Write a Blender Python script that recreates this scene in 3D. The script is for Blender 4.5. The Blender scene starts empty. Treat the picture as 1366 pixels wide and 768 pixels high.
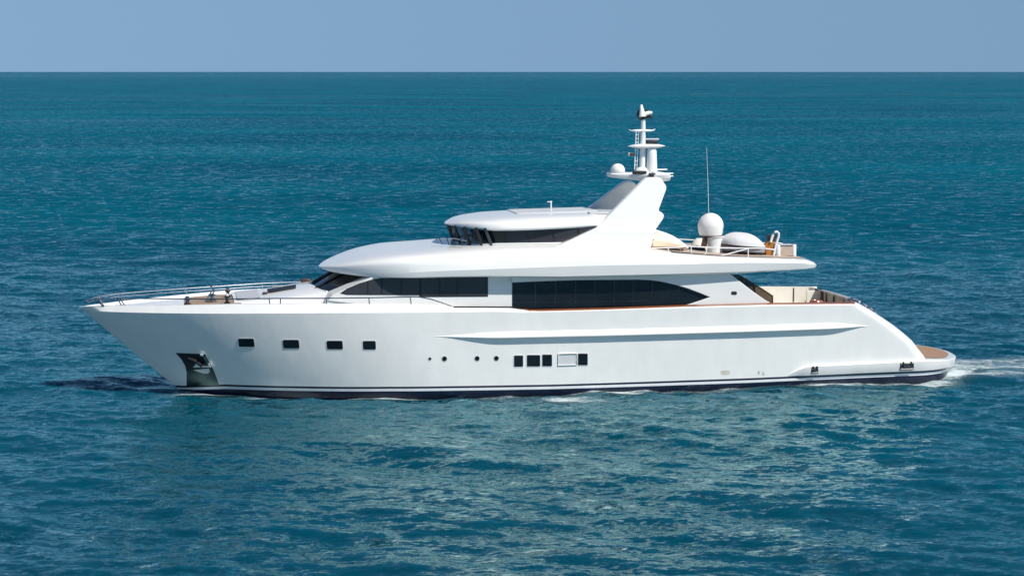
import bpy, bmesh, math, random
import numpy as np
from mathutils import Vector, Matrix
random.seed(4)
SC = bpy.context.scene
R = math.radians

# ------------------------------------------------------------------ camera
FPX, CAM_H = 2590.0, 14.0
PITCH = math.atan(288.0 / FPX)
cam_d = bpy.data.cameras.new("camera")
cam = bpy.data.objects.new("camera", cam_d)
SC.collection.objects.link(cam)
cam.location = (0, 0, CAM_H)
cam.rotation_euler = (math.pi / 2 - PITCH, 0, 0)
cam_d.sensor_width = 36.0
cam_d.lens = 36.0 * FPX / 1366.0
cam_d.clip_start = 0.5
cam_d.clip_end = 300000.0
SC.camera = cam

# ------------------------------------------------------------------ sky, sun, exposure
SUN_EL, SUN_AZ = 50.0, 131.0          # azimuth clockwise from +Y (the view direction): behind the camera, to the right
world = bpy.data.worlds.new("World")
SC.world = world
world.use_nodes = True
wn, wl = world.node_tree.nodes, world.node_tree.links
wn.clear()
sky = wn.new("ShaderNodeTexSky")
sky.sky_type = 'NISHITA'
sky.sun_disc = False
sky.sun_elevation = R(SUN_EL)
sky.sun_rotation = R(SUN_AZ)
sky.altitude = 0.0
sky.air_density = 1.0
sky.dust_density = 0.0
sky.ozone_density = 6.0
bg = wn.new("ShaderNodeBackground"); bg.inputs[1].default_value = 0.075
wo = wn.new("ShaderNodeOutputWorld")
wtc = wn.new("ShaderNodeTexCoord"); wmx = wn.new("ShaderNodeVectorMath"); wmx.operation = 'MAXIMUM'
wmx.inputs[1].default_value = (-2, -2, 0.139)          # the clear band above the horizon keeps one even blue
wl.new(wtc.outputs["Generated"], wmx.inputs[0]); wl.new(wmx.outputs[0], sky.inputs[0])
wl.new(sky.outputs[0], bg.inputs[0]); wl.new(bg.outputs[0], wo.inputs[0])

sd = bpy.data.lights.new("sun", 'SUN')
sd.energy = 4.5; sd.angle = R(0.5); sd.color = (1.0, 0.955, 0.87)
sun = bpy.data.objects.new("sun", sd)
SC.collection.objects.link(sun)
sdir = Vector((math.cos(R(SUN_EL)) * math.sin(R(SUN_AZ)), math.cos(R(SUN_EL)) * math.cos(R(SUN_AZ)), math.sin(R(SUN_EL))))
sun.rotation_euler = sdir.to_track_quat('Z', 'Y').to_euler()
sun.location = (60, -40, 80)

SC.view_settings.view_transform = 'Standard'
SC.view_settings.look = 'None'
SC.view_settings.gamma = 1.0
SC.view_settings.exposure = 0.18
SC.cycles.use_denoising = True
SC.cycles.max_bounces = 8
SC.cycles.caustics_reflective = True
SC.cycles.caustics_refractive = False
SC.cycles.sample_clamp_indirect = 4.0

# ------------------------------------------------------------------ the yacht's own axes (x aft, y starboard, z up) and the survey of the photograph
YAW = R(10.0)
ROOT = Vector((2.3, 88.0, 0.0))
cY, sY = math.cos(YAW), math.sin(YAW)
YM = Matrix.Translation(ROOT) @ Matrix.Rotation(YAW, 4, 'Z')
_cp, _sp = math.cos(PITCH), math.sin(PITCH)

def _ray(px, py):
    u = (px - 683.0) / FPX; v = (384.0 - py) / FPX
    d = (u, _cp + v * _sp, -_sp + v * _cp); o = (-ROOT.x, -ROOT.y, CAM_H)
    f = lambda a: (a[0] * cY + a[1] * sY, -a[0] * sY + a[1] * cY, a[2])
    return f(o), f(d)

def at(px, py, y):
    """the point of the yacht's fore-and-aft plane at offset y that the survey pixel shows"""
    o, d = _ray(px, py); t = (y - o[1]) / d[1]
    return Vector((o[0] + t * d[0], y, o[2] + t * d[2]))

def atz(px, py, z):
    o, d = _ray(px, py); t = (z - o[2]) / d[2]
    return Vector((o[0] + t * d[0], o[1] + t * d[1], z))

def interp(pts):
    xs = [p[0] for p in pts]; ys = [p[1] for p in pts]
    return lambda x: float(np.interp(x, xs, ys))

def clamp(v, a=0.0, b=1.0): return max(a, min(b, v))
def sstep(a, b, x):
    t = clamp((x - a) / (b - a)); return t * t * (3 - 2 * t)

# ------------------------------------------------------------------ materials
def mat(name, col, rough=0.4, metal=0.0, var=0.0, vscale=3.0, coat=0.0, bump=0.0, bscale=20.0, spec=None, stretch=None):
    m = bpy.data.materials.new(name); m.use_nodes = True
    nt = m.node_tree; b = nt.nodes["Principled BSDF"]
    b.inputs["Base Color"].default_value = (*col, 1)
    b.inputs["Roughness"].default_value = rough
    b.inputs["Metallic"].default_value = metal
    if coat: b.inputs["Coat Weight"].default_value = coat; b.inputs["Coat Roughness"].default_value = 0.08
    if spec is not None: b.inputs["Specular IOR Level"].default_value = spec
    if var or bump:
        tc = nt.nodes.new("ShaderNodeTexCoord"); mp = nt.nodes.new("ShaderNodeMapping")
        if stretch: mp.inputs["Scale"].default_value = stretch
        nt.links.new(tc.outputs["Object"], mp.inputs[0])
    if var:
        n = nt.nodes.new("ShaderNodeTexNoise"); n.inputs["Scale"].default_value = vscale; n.inputs["Detail"].default_value = 6
        r = nt.nodes.new("ShaderNodeValToRGB")
        r.color_ramp.elements[0].position = 0.3; r.color_ramp.elements[1].position = 0.7
        r.color_ramp.elements[0].color = (*[c * (1 - var) for c in col], 1)
        r.color_ramp.elements[1].color = (*[min(1, c * (1 + var)) for c in col], 1)
        nt.links.new(mp.outputs[0], n.inputs[0]); nt.links.new(n.outputs[0], r.inputs[0]); nt.links.new(r.outputs[0], b.inputs["Base Color"])
    if bump:
        n2 = nt.nodes.new("ShaderNodeTexNoise"); n2.inputs["Scale"].default_value = bscale; n2.inputs["Detail"].default_value = 4
        bp = nt.nodes.new("ShaderNodeBump"); bp.inputs["Strength"].default_value = 1.0; bp.inputs["Distance"].default_value = bump
        nt.links.new(mp.outputs[0], n2.inputs[0]); nt.links.new(n2.outputs[0], bp.inputs["Height"]); nt.links.new(bp.outputs[0], b.inputs["Normal"])
    return m

def teak_mat(name, col):
    m = mat(name, col, 0.6); nt = m.node_tree; b = nt.nodes["Principled BSDF"]
    tc = nt.nodes.new("ShaderNodeTexCoord"); w = nt.nodes.new("ShaderNodeTexWave")
    w.wave_type = 'BANDS'; w.bands_direction = 'Y'; w.inputs["Scale"].default_value = 3.2; w.inputs["Distortion"].default_value = 0.1
    r = nt.nodes.new("ShaderNodeValToRGB"); r.color_ramp.elements[0].position = 0.03; r.color_ramp.elements[1].position = 0.12
    r.color_ramp.elements[0].color = (*[c * 0.25 for c in col], 1); r.color_ramp.elements[1].color = (1, 1, 1, 1)
    n = nt.nodes.new("ShaderNodeTexNoise"); n.inputs["Scale"].default_value = 4
    mp = nt.nodes.new("ShaderNodeMapping"); mp.inputs["Scale"].default_value = (0.6, 8, 1)
    r2 = nt.nodes.new("ShaderNodeValToRGB"); r2.color_ramp.elements[0].color = (*[c * 0.8 for c in col], 1); r2.color_ramp.elements[1].color = (*[c * 1.2 for c in col], 1)
    mx = nt.nodes.new("ShaderNodeMix"); mx.data_type = 'RGBA'; mx.blend_type = 'MULTIPLY'; mx.inputs[0].default_value = 1
    L = nt.links.new
    L(tc.outputs["Object"], w.inputs[0]); L(w.outputs[1], r.inputs[0]); L(tc.outputs["Object"], mp.inputs[0]); L(mp.outputs[0], n.inputs[0])
    L(n.outputs[0], r2.inputs[0]); L(r2.outputs[0], mx.inputs[6]); L(r.outputs[0], mx.inputs[7]); L(mx.outputs[2], b.inputs["Base Color"])
    return m

def glass_mat(name, tintc, trans, rough=0.03):
    m = bpy.data.materials.new(name); m.use_nodes = True; nt = m.node_tree; nt.nodes.clear()
    t = nt.nodes.new("ShaderNodeBsdfTransparent"); t.inputs[0].default_value = (*tintc, 1)
    p = nt.nodes.new("ShaderNodeBsdfPrincipled"); p.inputs["Base Color"].default_value = (0.012, 0.013, 0.016, 1); p.inputs["Roughness"].default_value = rough
    mx = nt.nodes.new("ShaderNodeMixShader"); mx.inputs[0].default_value = trans
    o = nt.nodes.new("ShaderNodeOutputMaterial")
    nt.links.new(p.outputs[0], mx.inputs[1]); nt.links.new(t.outputs[0], mx.inputs[2]); nt.links.new(mx.outputs[0], o.inputs[0])
    return m

M = dict(
    gel=mat("white_gelcoat", (0.79, 0.782, 0.762), 0.3, var=0.03, vscale=1.3, coat=0.8, bump=0.02, bscale=1.1, stretch=(1.0, 1, 0.55)),
    sup=mat("white_topside_paint", (0.745, 0.745, 0.735), 0.25, var=0.015, vscale=1.2, coat=0.4),
    paint=mat("white_fitting_paint", (0.78, 0.78, 0.77), 0.35, var=0.03, vscale=4),
    cream=mat("cream_lining", (0.74, 0.69, 0.60), 0.5, var=0.04, vscale=3),
    navy=mat("navy_boot_paint", (0.006, 0.012, 0.036), 0.3, var=0.2, vscale=2),
    stripe=mat("white_stripe_paint", (0.72, 0.73, 0.75), 0.35, var=0.06, vscale=2),
    black=mat("black_window_glass", (0.009, 0.012, 0.016), 0.04, var=0.3, vscale=0.5),
    gasket=mat("dark_gasket", (0.007, 0.007, 0.008), 0.5),
    smoke=mat("smoked_window_glass", (0.040, 0.041, 0.048), 0.06, var=0.12, vscale=0.6),
    seam=mat("grey_window_seam", (0.20, 0.22, 0.235), 0.4),
    chrome=mat("polished_steel", (0.45, 0.46, 0.48), 0.12, 1.0, bump=0.002, bscale=40),
    dsteel=mat("anchor_plate_steel", (0.10, 0.15, 0.15), 0.3, 1.0, var=0.15, vscale=4),  # dark green of the reflected sea is put into this steel colour
    dark=mat("dark_metal", (0.02, 0.02, 0.022), 0.4, var=0.1),
    deckgrey=mat("rough_deck_grey", (0.40, 0.42, 0.46), 0.8, bump=0.004, bscale=120),
    greyp=mat("pale_grey_paint", (0.56, 0.57, 0.58), 0.4),
    hullgrey=mat("grey_rubber", (0.30, 0.31, 0.33), 0.55, var=0.08),
    teak=teak_mat("teak_decking", (0.38, 0.235, 0.14)),
    wteak=teak_mat("weathered_teak", (0.36, 0.255, 0.17)),
    cap=mat("varnished_wood", (0.30, 0.095, 0.035), 0.25, var=0.25, vscale=6, coat=0.5, stretch=(0.3, 3, 3)),
    tan=mat("tan_panel", (0.46, 0.37, 0.30), 0.6, var=0.1, vscale=4),
    brown=mat("dark_brown_frame", (0.06, 0.028, 0.018), 0.4, var=0.15, vscale=8),
    orange=mat("orange_brown_wood", (0.36, 0.14, 0.02), 0.4, var=0.3, vscale=7, stretch=(3, 3, 0.4)),
    peach=mat("peach_canvas", (0.80, 0.64, 0.48), 0.8, var=0.05, vscale=5, bump=0.004, bscale=25),
    canvas=mat("white_canvas", (0.60, 0.60, 0.61), 0.75, var=0.04, vscale=3, bump=0.02, bscale=5),
    dome=mat("radome_white", (0.76, 0.74, 0.72), 0.4, var=0.03, vscale=3),
    tint=glass_mat("tinted_screen", (0.60, 0.52, 0.46), 0.62),
    bridge=glass_mat("bridge_glass", (0.62, 0.80, 0.88), 0.78),
    stain=mat("rust_stain", (0.56, 0.53, 0.42), 0.5, var=0.12, vscale=12),
)

# ------------------------------------------------------------------ mesh helpers
class MB:
    def __init__(s): s.v = []; s.f = []
    def add(s, vs, fs):
        n = len(s.v); s.v += [Vector(p) for p in vs]; s.f += [tuple(i + n for i in f) for f in fs]
    def loft(s, rows, closed=False, mirror=False, cap=False):
        def one(rows, flip):
            n = len(rows[0]); vs = [p for r in rows for p in r]; fs = []
            for i in range(len(rows) - 1):
                for j in range(n if closed else n - 1):
                    k = (j + 1) % n
                    f = (i * n + j, i * n + k, (i + 1) * n + k, (i + 1) * n + j)
                    fs.append(f[::-1] if flip else f)
            if cap:
                a = tuple(range(n)); b = tuple((len(rows) - 1) * n + j for j in range(n))
                fs.append(a if flip else a[::-1]); fs.append(b[::-1] if flip else b)
            s.add(vs, fs)
        one(rows, False)
        if mirror: one([[Vector((p[0], -p[1], p[2])) for p in r] for r in rows], True)
    def box(s, c, sz, rz=0.0, ry=0.0):
        m = Matrix.Translation(c) @ Matrix.Rotation(rz, 4, 'Z') @ Matrix.Rotation(ry, 4, 'Y')
        vs = [m @ Vector((x * sz[0] / 2, y * sz[1] / 2, z * sz[2] / 2)) for x in (-1, 1) for y in (-1, 1) for z in (-1, 1)]
        s.add(vs, [(0, 1, 3, 2), (4, 6, 7, 5), (0, 4, 5, 1), (2, 3, 7, 6), (0, 2, 6, 4), (1, 5, 7, 3)])
    def tube(s, pts, r, n=8, r2=None, cap=True):
        pts = [Vector(p) for p in pts]; rows = []
        for i, p in enumerate(pts):
            t = (pts[min(i + 1, len(pts) - 1)] - pts[max(i - 1, 0)]).normalized()
            a = t.cross(Vector((0, 0, 1)) if abs(t.z) < 0.9 else Vector((1, 0, 0))).normalized(); b = t.cross(a)
            rr = r if r2 is None else r + (r2 - r) * i / (len(pts) - 1)
            rows.append([p + (a * math.cos(2 * math.pi * k / n) + b * math.sin(2 * math.pi * k / n)) * rr for k in range(n)])
        s.loft(rows, closed=True, cap=cap)
    def lathe(s, c, prof, n=28, sx=1.0, sy=1.0, axis='Z'):
        rows = []
        for r, z in prof:
            row = []
            for k in range(n):
                a = 2 * math.pi * k / n; p = Vector((r * math.cos(a) * sx, r * math.sin(a) * sy, z))
                if axis == 'X': p = Vector((p.z, p.x, p.y))
                if axis == 'Y': p = Vector((p.x, p.z, p.y))
                row.append(Vector(c) + p)
            rows.append(row)
        s.loft(rows, closed=True, cap=True)
    def poly(s, pts, off):
        """an outline with thickness: pts extruded by the vector off"""
        n = len(pts); off = Vector(off); vs = [Vector(p) for p in pts] + [Vector(p) + off for p in pts]
        fs = [tuple(range(n)), tuple(range(2 * n - 1, n - 1, -1))] + [(i, i + n, (i + 1) % n + n, (i + 1) % n) for i in range(n)]
        s.add(vs, fs)

COL = SC.collection
def build(name, mb, m, parent=None, origin=None, bevel=0.0, angle=35, sub=0):
    """ONE mesh object; coordinates are the yacht's axes, taken relative to origin"""
    me = bpy.data.meshes.new(name)
    o0 = Vector(origin) if origin is not None else Vector((0, 0, 0))
    me.from_pydata([tuple(v - o0) for v in mb.v], [], mb.f)
    me.validate(); me.update()
    bm = bmesh.new(); bm.from_mesh(me)
    bmesh.ops.remove_doubles(bm, verts=bm.verts, dist=0.0005)
    bmesh.ops.recalc_face_normals(bm, faces=bm.faces)
    bm.to_mesh(me); bm.free()
    for p in me.polygons: p.use_smooth = True
    me.set_sharp_from_angle(angle=R(angle))
    me.materials.append(m)
    o = bpy.data.objects.new(name, me); COL.objects.link(o)
    if bevel:
        b = o.modifiers.new("bevel", 'BEVEL'); b.width = bevel; b.segments = 3; b.limit_method = 'ANGLE'; b.angle_limit = R(40)
        b.use_clamp_overlap = True; b.harden_normals = False
    if parent is not None:
        if parent.parent is not None and parent.parent.parent is not None: parent = parent.parent     # thing > part > sub-part, no deeper
        o.parent = parent
    return o

def build_both(name, mb, m, parent=None, **kw):
    """the port piece and its starboard twin, each an object of its own"""
    o = build(name, mb, m, parent, **kw)
    mb2 = MB(); mb2.add([Vector((p.x, -p.y, p.z)) for p in mb.v], [f[::-1] for f in mb.f]); build(name, mb2, m, parent, **kw)
    return o

def tag(o, label, cat, group=None):
    o["label"] = label; o["category"] = cat
    if group: o["group"] = group
    return o

def thing(name, label, cat, loc, group=None):
    o = bpy.data.objects.new(name, None); COL.objects.link(o); o.empty_display_size = 0.3
    o.matrix_world = YM @ Matrix.Translation(Vector(loc))
    return tag(o, label, cat, group)

# ------------------------------------------------------------------ the sea: one sheet to the horizon
def axis_y():
    a = list(np.arange(24.0, 52.0, 0.5)) + list(np.arange(52.0, 125.0, 0.19)); y = a[-1]; d = 0.19
    while y < 1500: d *= 1.017; y += d; a.append(y)
    while y < 130000: d *= 1.09; y += d; a.append(y)
    back = [23.0, 20, 15, 5, -20, -80, -300, -2000, -20000]
    return np.array(back[::-1] + a)
def axis_x():
    a = list(np.arange(0.0, 36.0, 0.19)); x = a[-1]; d = 0.19
    while x < 700: d *= 1.03; x += d; a.append(x)
    while x < 130000: d *= 1.16; x += d; a.append(x)
    a = np.array(a); return np.concatenate([-a[:0:-1], a])

gx, gy = axis_x(), axis_y()
NX, NY = len(gx), len(gy)
X0, Y0 = np.meshgrid(gx, gy)
DX = np.gradient(gx)[None, :].repeat(NY, 0); DY = np.gradient(gy)[:, None].repeat(NX, 1)
SPC = np.maximum(DX, DY)
rng = np.random.default_rng(11)
NW = 150
lam = np.exp(rng.uniform(math.log(0.65), math.log(13.0), NW))
th0 = R(-112)                                     # the wind comes down from the left, across the view
theta = th0 + rng.normal(0, R(38), NW)
slope = 0.0172 * np.where(lam < 2.2, 1.15, (2.2 / lam) ** 0.55)
Zw = np.zeros_like(X0); Xd = np.zeros_like(X0); Yd = np.zeros_like(X0)
gust = 0.75 + 0.5 * (0.5 + 0.25 * np.sin(X0 * 0.11 + Y0 * 0.06 + 1) + 0.25 * np.sin(X0 * -0.05 + Y0 * 0.13 + 2.5 + np.sin(X0 * 0.08)))
phs = rng.uniform(0, 2 * math.pi, NW)
for i in range(NW):
    k = 2 * math.pi / lam[i]; a = slope[i] / k; c, s_ = math.cos(theta[i]), math.sin(theta[i])
    fade = np.clip((lam[i] / SPC - 2.2) / 2.5, 0, 1)
    sel = fade > 0.0
    ph = k * (c * X0[sel] + s_ * Y0[sel]) + phs[i]
    af = a * fade[sel] * (gust[sel] if lam[i] < 3 else 1.0)
    Zw[sel] += af * np.cos(ph)
    q = 0.55 * af * np.sin(ph)
    Xd[sel] -= c * q; Yd[sel] -= s_ * q
# the yacht's own bow wave and the quiet troughs along its side
XL = (X0 - ROOT.x) * cY + (Y0 - ROOT.y) * sY; YL = -(X0 - ROOT.x) * sY + (Y0 - ROOT.y) * cY
sideb = 3.9 * np.clip(1 - np.clip(-(XL + 5.0) / 12.3, 0, 1) ** 1.9, 0, 1)
dist = np.abs(YL) - sideb
along = np.exp(-np.clip(dist, 0, None) / 1.1) * ((XL > -17.6) & (XL < 18.4))
Zw -= 0.07 * along
Zw += along * (0.10 * np.cos(2 * math.pi * (XL + 17.2) / 9.5) * np.exp(-(XL + 17.2) / 26) + 0.03 * np.sin(XL * 2.1) * np.sin(YL * 1.3 + XL))
wake = np.exp(-(YL / 3.2) ** 2) * (XL > 17.5) * np.exp(-np.clip(XL - 17.5, 0, None) / 22)
Zw += wake * 0.10 * (np.sin(XL * 1.7 + np.sin(YL * 2)) * np.cos(YL * 1.9) + 0.4)
XX, YY = X0 + Xd, Y0 + Yd
verts = np.stack([XX, YY, Zw], -1).reshape(-1, 3).astype(np.float32)
ii, jj = np.meshgrid(np.arange(NY - 1), np.arange(NX - 1), indexing='ij')
v00 = (ii * NX + jj).ravel()
quads = np.stack([v00, v00 + 1, v00 + 1 + NX, v00 + NX], -1).astype(np.int32)
def quad_mesh(name, verts, quads):
    me = bpy.data.meshes.new(name)
    me.vertices.add(len(verts)); me.vertices.foreach_set("co", verts.ravel())
    me.loops.add(quads.size); me.loops.foreach_set("vertex_index", quads.ravel())
    me.polygons.add(len(quads)); me.polygons.foreach_set("loop_start", np.arange(0, quads.size, 4, dtype=np.int32))
    me.polygons.foreach_set("loop_total", np.full(len(quads), 4, dtype=np.int32))
    me.polygons.foreach_set("use_smooth", np.ones(len(quads), dtype=bool))
    me.update(calc_edges=True); me.validate()
    return me

W_SLOPE = (0.14, 0.9, 1.0, 2.6)
wm = bpy.data.materials.new("sea_water"); wm.use_nodes = True
nt = wm.node_tree; L = nt.links.new; pb = nt.nodes["Principled BSDF"]
pb.inputs["Roughness"].default_value = 0.12
pb.inputs["IOR"].default_value = 1.333
pb.inputs["Subsurface Weight"].default_value = 1.0
pb.inputs["Subsurface Radius"].default_value = (0.25, 1.0, 1.3)
pb.inputs["Subsurface Scale"].default_value = 1.4
pb.inputs["Specular IOR Level"].default_value = 0.0
tc = nt.nodes.new("ShaderNodeTexCoord")
def nnoise(scale, stretch, detail, rough=0.55, rot=0.0):
    mp = nt.nodes.new("ShaderNodeMapping"); mp.inputs["Scale"].default_value = stretch; mp.inputs["Rotation"].default_value = (0, 0, rot)
    n = nt.nodes.new("ShaderNodeTexNoise"); n.inputs["Scale"].default_value = scale; n.inputs["Detail"].default_value = detail; n.inputs["Roughness"].default_value = rough
    L(tc.outputs["Object"], mp.inputs[0]); L(mp.outputs[0], n.inputs[0]); return n
big = nnoise(0.02, (0.5, 1, 1), 4)
cr = nt.nodes.new("ShaderNodeValToRGB")
cr.color_ramp.elements[0].position = 0.35; cr.color_ramp.elements[1].position = 0.65
cr.color_ramp.elements[0].color = (0.0, 0.030, 0.054, 1); cr.color_ramp.elements[1].color = (0.0, 0.048, 0.074, 1)
L(big.outputs[0], cr.inputs[0]); L(cr.outputs[0], pb.inputs["Base Color"])
def slopes(tex, k, prev=None, lean=0.0):
    """add a wave-slope vector (noise colour about its mean) to the normal"""
    a = nt.nodes.new("ShaderNodeVectorMath"); a.operation = 'SUBTRACT'; a.inputs[1].default_value = (0.5, 0.5 + lean, 0.5)
    L(tex.outputs["Color"], a.inputs[0])
    b = nt.nodes.new("ShaderNodeVectorMath"); b.operation = 'MULTIPLY'; b.inputs[1].default_value = (k, k, 0.0)
    L(a.outputs[0], b.inputs[0])
    c = nt.nodes.new("ShaderNodeVectorMath"); c.operation = 'ADD'
    L(b.outputs[0], c.inputs[0]); L(prev, c.inputs[1]); return c.outputs[0]
geo = nt.nodes.new("ShaderNodeNewGeometry")
v = slopes(nnoise(0.07, (0.55, 1.2, 1), 5, 0.6, R(15)), W_SLOPE[0], geo.outputs["Normal"])
v = slopes(nnoise(0.9, (0.7, 1.25, 1), 5, 0.62, R(20)), W_SLOPE[1], v)
v = slopes(nnoise(4.5, (0.7, 1.2, 1), 4, 0.6, R(-15)), W_SLOPE[2], v)
fa = nt.nodes.new("ShaderNodeAttribute"); fa.attribute_name = "unresolved"     # waves too far off for the mesh to carry
fs = slopes(nnoise(0.75, (1.0, 1.1, 1), 7, 0.68, R(10)), W_SLOPE[3], geo.outputs["Normal"], 0.135)
fd_ = nt.nodes.new("ShaderNodeVectorMath"); fd_.operation = 'SUBTRACT'; L(fs, fd_.inputs[0]); L(geo.outputs["Normal"], fd_.inputs[1])
gn = nnoise(0.010, (0.35, 1.3, 1), 4, 0.6, R(8))
gm = nt.nodes.new("ShaderNodeMapRange"); gm.inputs[1].default_value = 0.3; gm.inputs[2].default_value = 0.7; gm.inputs[3].default_value = 0.62; gm.inputs[4].default_value = 1.38
L(gn.outputs[0], gm.inputs[0])
gx_ = nt.nodes.new("ShaderNodeMath"); gx_.operation = 'MULTIPLY'; L(gm.outputs[0], gx_.inputs[0]); L(fa.outputs["Fac"], gx_.inputs[1])
fk = nt.nodes.new("ShaderNodeVectorMath"); fk.operation = 'SCALE'; L(fd_.outputs[0], fk.inputs[0]); L(gx_.outputs[0], fk.inputs["Scale"])
fad = nt.nodes.new("ShaderNodeVectorMath"); fad.operation = 'ADD'; L(v, fad.inputs[0]); L(fk.outputs[0], fad.inputs[1]); v = fad.outputs[0]
vn = nt.nodes.new("ShaderNodeVectorMath"); vn.operation = 'NORMALIZE'
L(v, vn.inputs[0]); L(vn.outputs[0], pb.inputs["Normal"])
gl = nt.nodes.new("ShaderNodeBsdfGlossy"); gl.inputs["Color"].default_value = (0.66, 0.89, 0.89, 1); gl.inputs["Roughness"].default_value = 0.07
fr_n = nt.nodes.new("ShaderNodeFresnel"); fr_n.inputs["IOR"].default_value = 1.333
mxs = nt.nodes.new("ShaderNodeMixShader"); L(vn.outputs[0], gl.inputs["Normal"]); L(vn.outputs[0], fr_n.inputs["Normal"])
L(fr_n.outputs[0], mxs.inputs[0]); L(pb.outputs[0], mxs.inputs[1]); L(gl.outputs[0], mxs.inputs[2]); L(mxs.outputs[0], nt.nodes["Material Output"].inputs["Surface"])
wme = quad_mesh("sea_water", verts, quads); wme.materials.append(wm)
ua = wme.attributes.new("unresolved", 'FLOAT', 'POINT'); ua.data.foreach_set("value", (np.clip((SPC.ravel() - 0.2) / 0.9, 0, 1) * (1 - 0.45 * np.clip((Y0.ravel() - 900) / 5000, 0, 1))).astype(np.float32))
sea = bpy.data.objects.new("sea_water", wme); COL.objects.link(sea); sea["kind"] = "structure"

# foam: the bits of broken water along the side, the little breaking crest amidships and the wash behind the stern
def blob(cx, cy, rx, ry): return np.exp(-((XL - cx) / rx) ** 2 - ((YL - cy) / ry) ** 2)
dcl = np.clip(dist, 0, None)
fo = 0.90 * np.exp(-dcl / 0.30) * ((XL > -17.4) & (XL < 18.0)) * (0.55 + 0.45 * np.sin(XL * 0.9) * np.sin(XL * 0.37 + 1))
fo += 0.9 * blob(-1.2, -5.2, 1.3, 0.55) + 0.5 * blob(-0.2, -5.9, 1.2, 0.4) + 0.45 * blob(-4.0, -4.6, 1.6, 0.3)
fo += 0.85 * blob(-16.3, -1.0, 1.4, 0.5) + 0.6 * blob(-13.5, -2.6, 1.8, 0.35)
fo += 0.95 * blob(18.3, -2.0, 0.7, 0.8)
for sgn, wd, am in ((-0.3, 1.3, 0.78), (1.7, 1.0, 0.68), (-2.3, 0.7, 0.58)):
    fo += am * np.exp(-((YL - sgn * (1 + 0.03 * (XL - 18))) / wd) ** 2) * (XL > 18.0) * np.exp(-np.clip(XL - 18, 0, None) / 16)
fo = np.clip(fo, 0, 1)
keep = fo.ravel()[quads].max(1) > 0.06
fq = quads[keep]; used, inv = np.unique(fq, return_inverse=True)
fv = verts[used].copy(); fv[:, 2] += 0.02
fme = quad_mesh("wake_foam", fv, inv.reshape(-1, 4).astype(np.int32))
at_ = fme.attributes.new("foam", 'FLOAT', 'POINT'); at_.data.foreach_set("value", fo.ravel()[used].astype(np.float32))
fm = bpy.data.materials.new("sea_foam"); fm.use_nodes = True
nt = fm.node_tree; L = nt.links.new; pb = nt.nodes["Principled BSDF"]
pb.inputs["Base Color"].default_value = (0.62, 0.72, 0.74, 1); pb.inputs["Roughness"].default_value = 0.7
tc = nt.nodes.new("ShaderNodeTexCoord"); an = nt.nodes.new("ShaderNodeAttribute"); an.attribute_name = "foam"
n1 = nnoise(2.0, (0.6, 1.5, 1), 8, 0.75); n2 = nnoise(8.0, (0.7, 1.3, 1), 5, 0.7)
ad = nt.nodes.new("ShaderNodeMath"); ad.operation = 'MULTIPLY_ADD'; ad.inputs[1].default_value = 0.5
L(n2.outputs[0], ad.inputs[0]); L(n1.outputs[0], ad.inputs[2])
su = nt.nodes.new("ShaderNodeMath"); su.operation = 'MULTIPLY_ADD'; su.inputs[1].default_value = 0.62; su.inputs[2].default_value = -0.99
L(an.outputs["Fac"], su.inputs[0])
s2 = nt.nodes.new("ShaderNodeMath"); s2.operation = 'ADD'; L(ad.outputs[0], s2.inputs[0]); L(su.outputs[0], s2.inputs[1])
mr = nt.nodes.new("ShaderNodeMapRange"); mr.inputs[1].default_value = 0.0; mr.inputs[2].default_value = 0.32; mr.inputs[3].default_value = 0; mr.inputs[4].default_value = 0.9
L(s2.outputs[0], mr.inputs[0])
veil = nt.nodes.new("ShaderNodeMath"); veil.operation = 'MULTIPLY'; veil.inputs[1].default_value = 0.2; L(an.outputs["Fac"], veil.inputs[0])
vx = nt.nodes.new("ShaderNodeMath"); vx.operation = 'MAXIMUM'; L(mr.outputs[0], vx.inputs[0]); L(veil.outputs[0], vx.inputs[1]); L(vx.outputs[0], pb.inputs["Alpha"])
fme.materials.append(fm)
# faint streak of broken water far out on the right
sb = bpy.data.meshes.new("foam_streak"); sv = []; sf = []
for i in range(41):
    x = 110 + i * 6.5; y = 1225 - i * 0.6 + 6 * math.sin(i * 0.5); w = 5 + 3 * math.sin(i * 1.3)
    sv += [(x, y - w, 0.12), (x, y + w, 0.12)]
    if i: sf.append((2 * i - 2, 2 * i, 2 * i + 1, 2 * i - 1))
sb.from_pydata(sv, [], sf); sa = sb.attributes.new("foam", 'FLOAT', 'POINT'); sa.data.foreach_set("value", np.full(82, 0.40, dtype=np.float32)); sb.materials.append(fm)
so = bpy.data.objects.new("foam_streak", sb); COL.objects.link(so); so["kind"] = "stuff"; so["label"] = "faint white streak of broken water far out near the horizon at right"; so["category"] = "foam"
foam = bpy.data.objects.new("wake_foam", fme); COL.objects.link(foam); foam["kind"] = "stuff"
foam["label"] = "white foam along the yacht's side and in the wash behind its stern"; foam["category"] = "foam"

# ------------------------------------------------------------------ the yacht
yacht = bpy.data.objects.new("motor_yacht", None); COL.objects.link(yacht); yacht.matrix_world = YM
tag(yacht, "long white motor yacht with dark windows and navy boot stripe cruising on a blue sea", "yacht")

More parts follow.
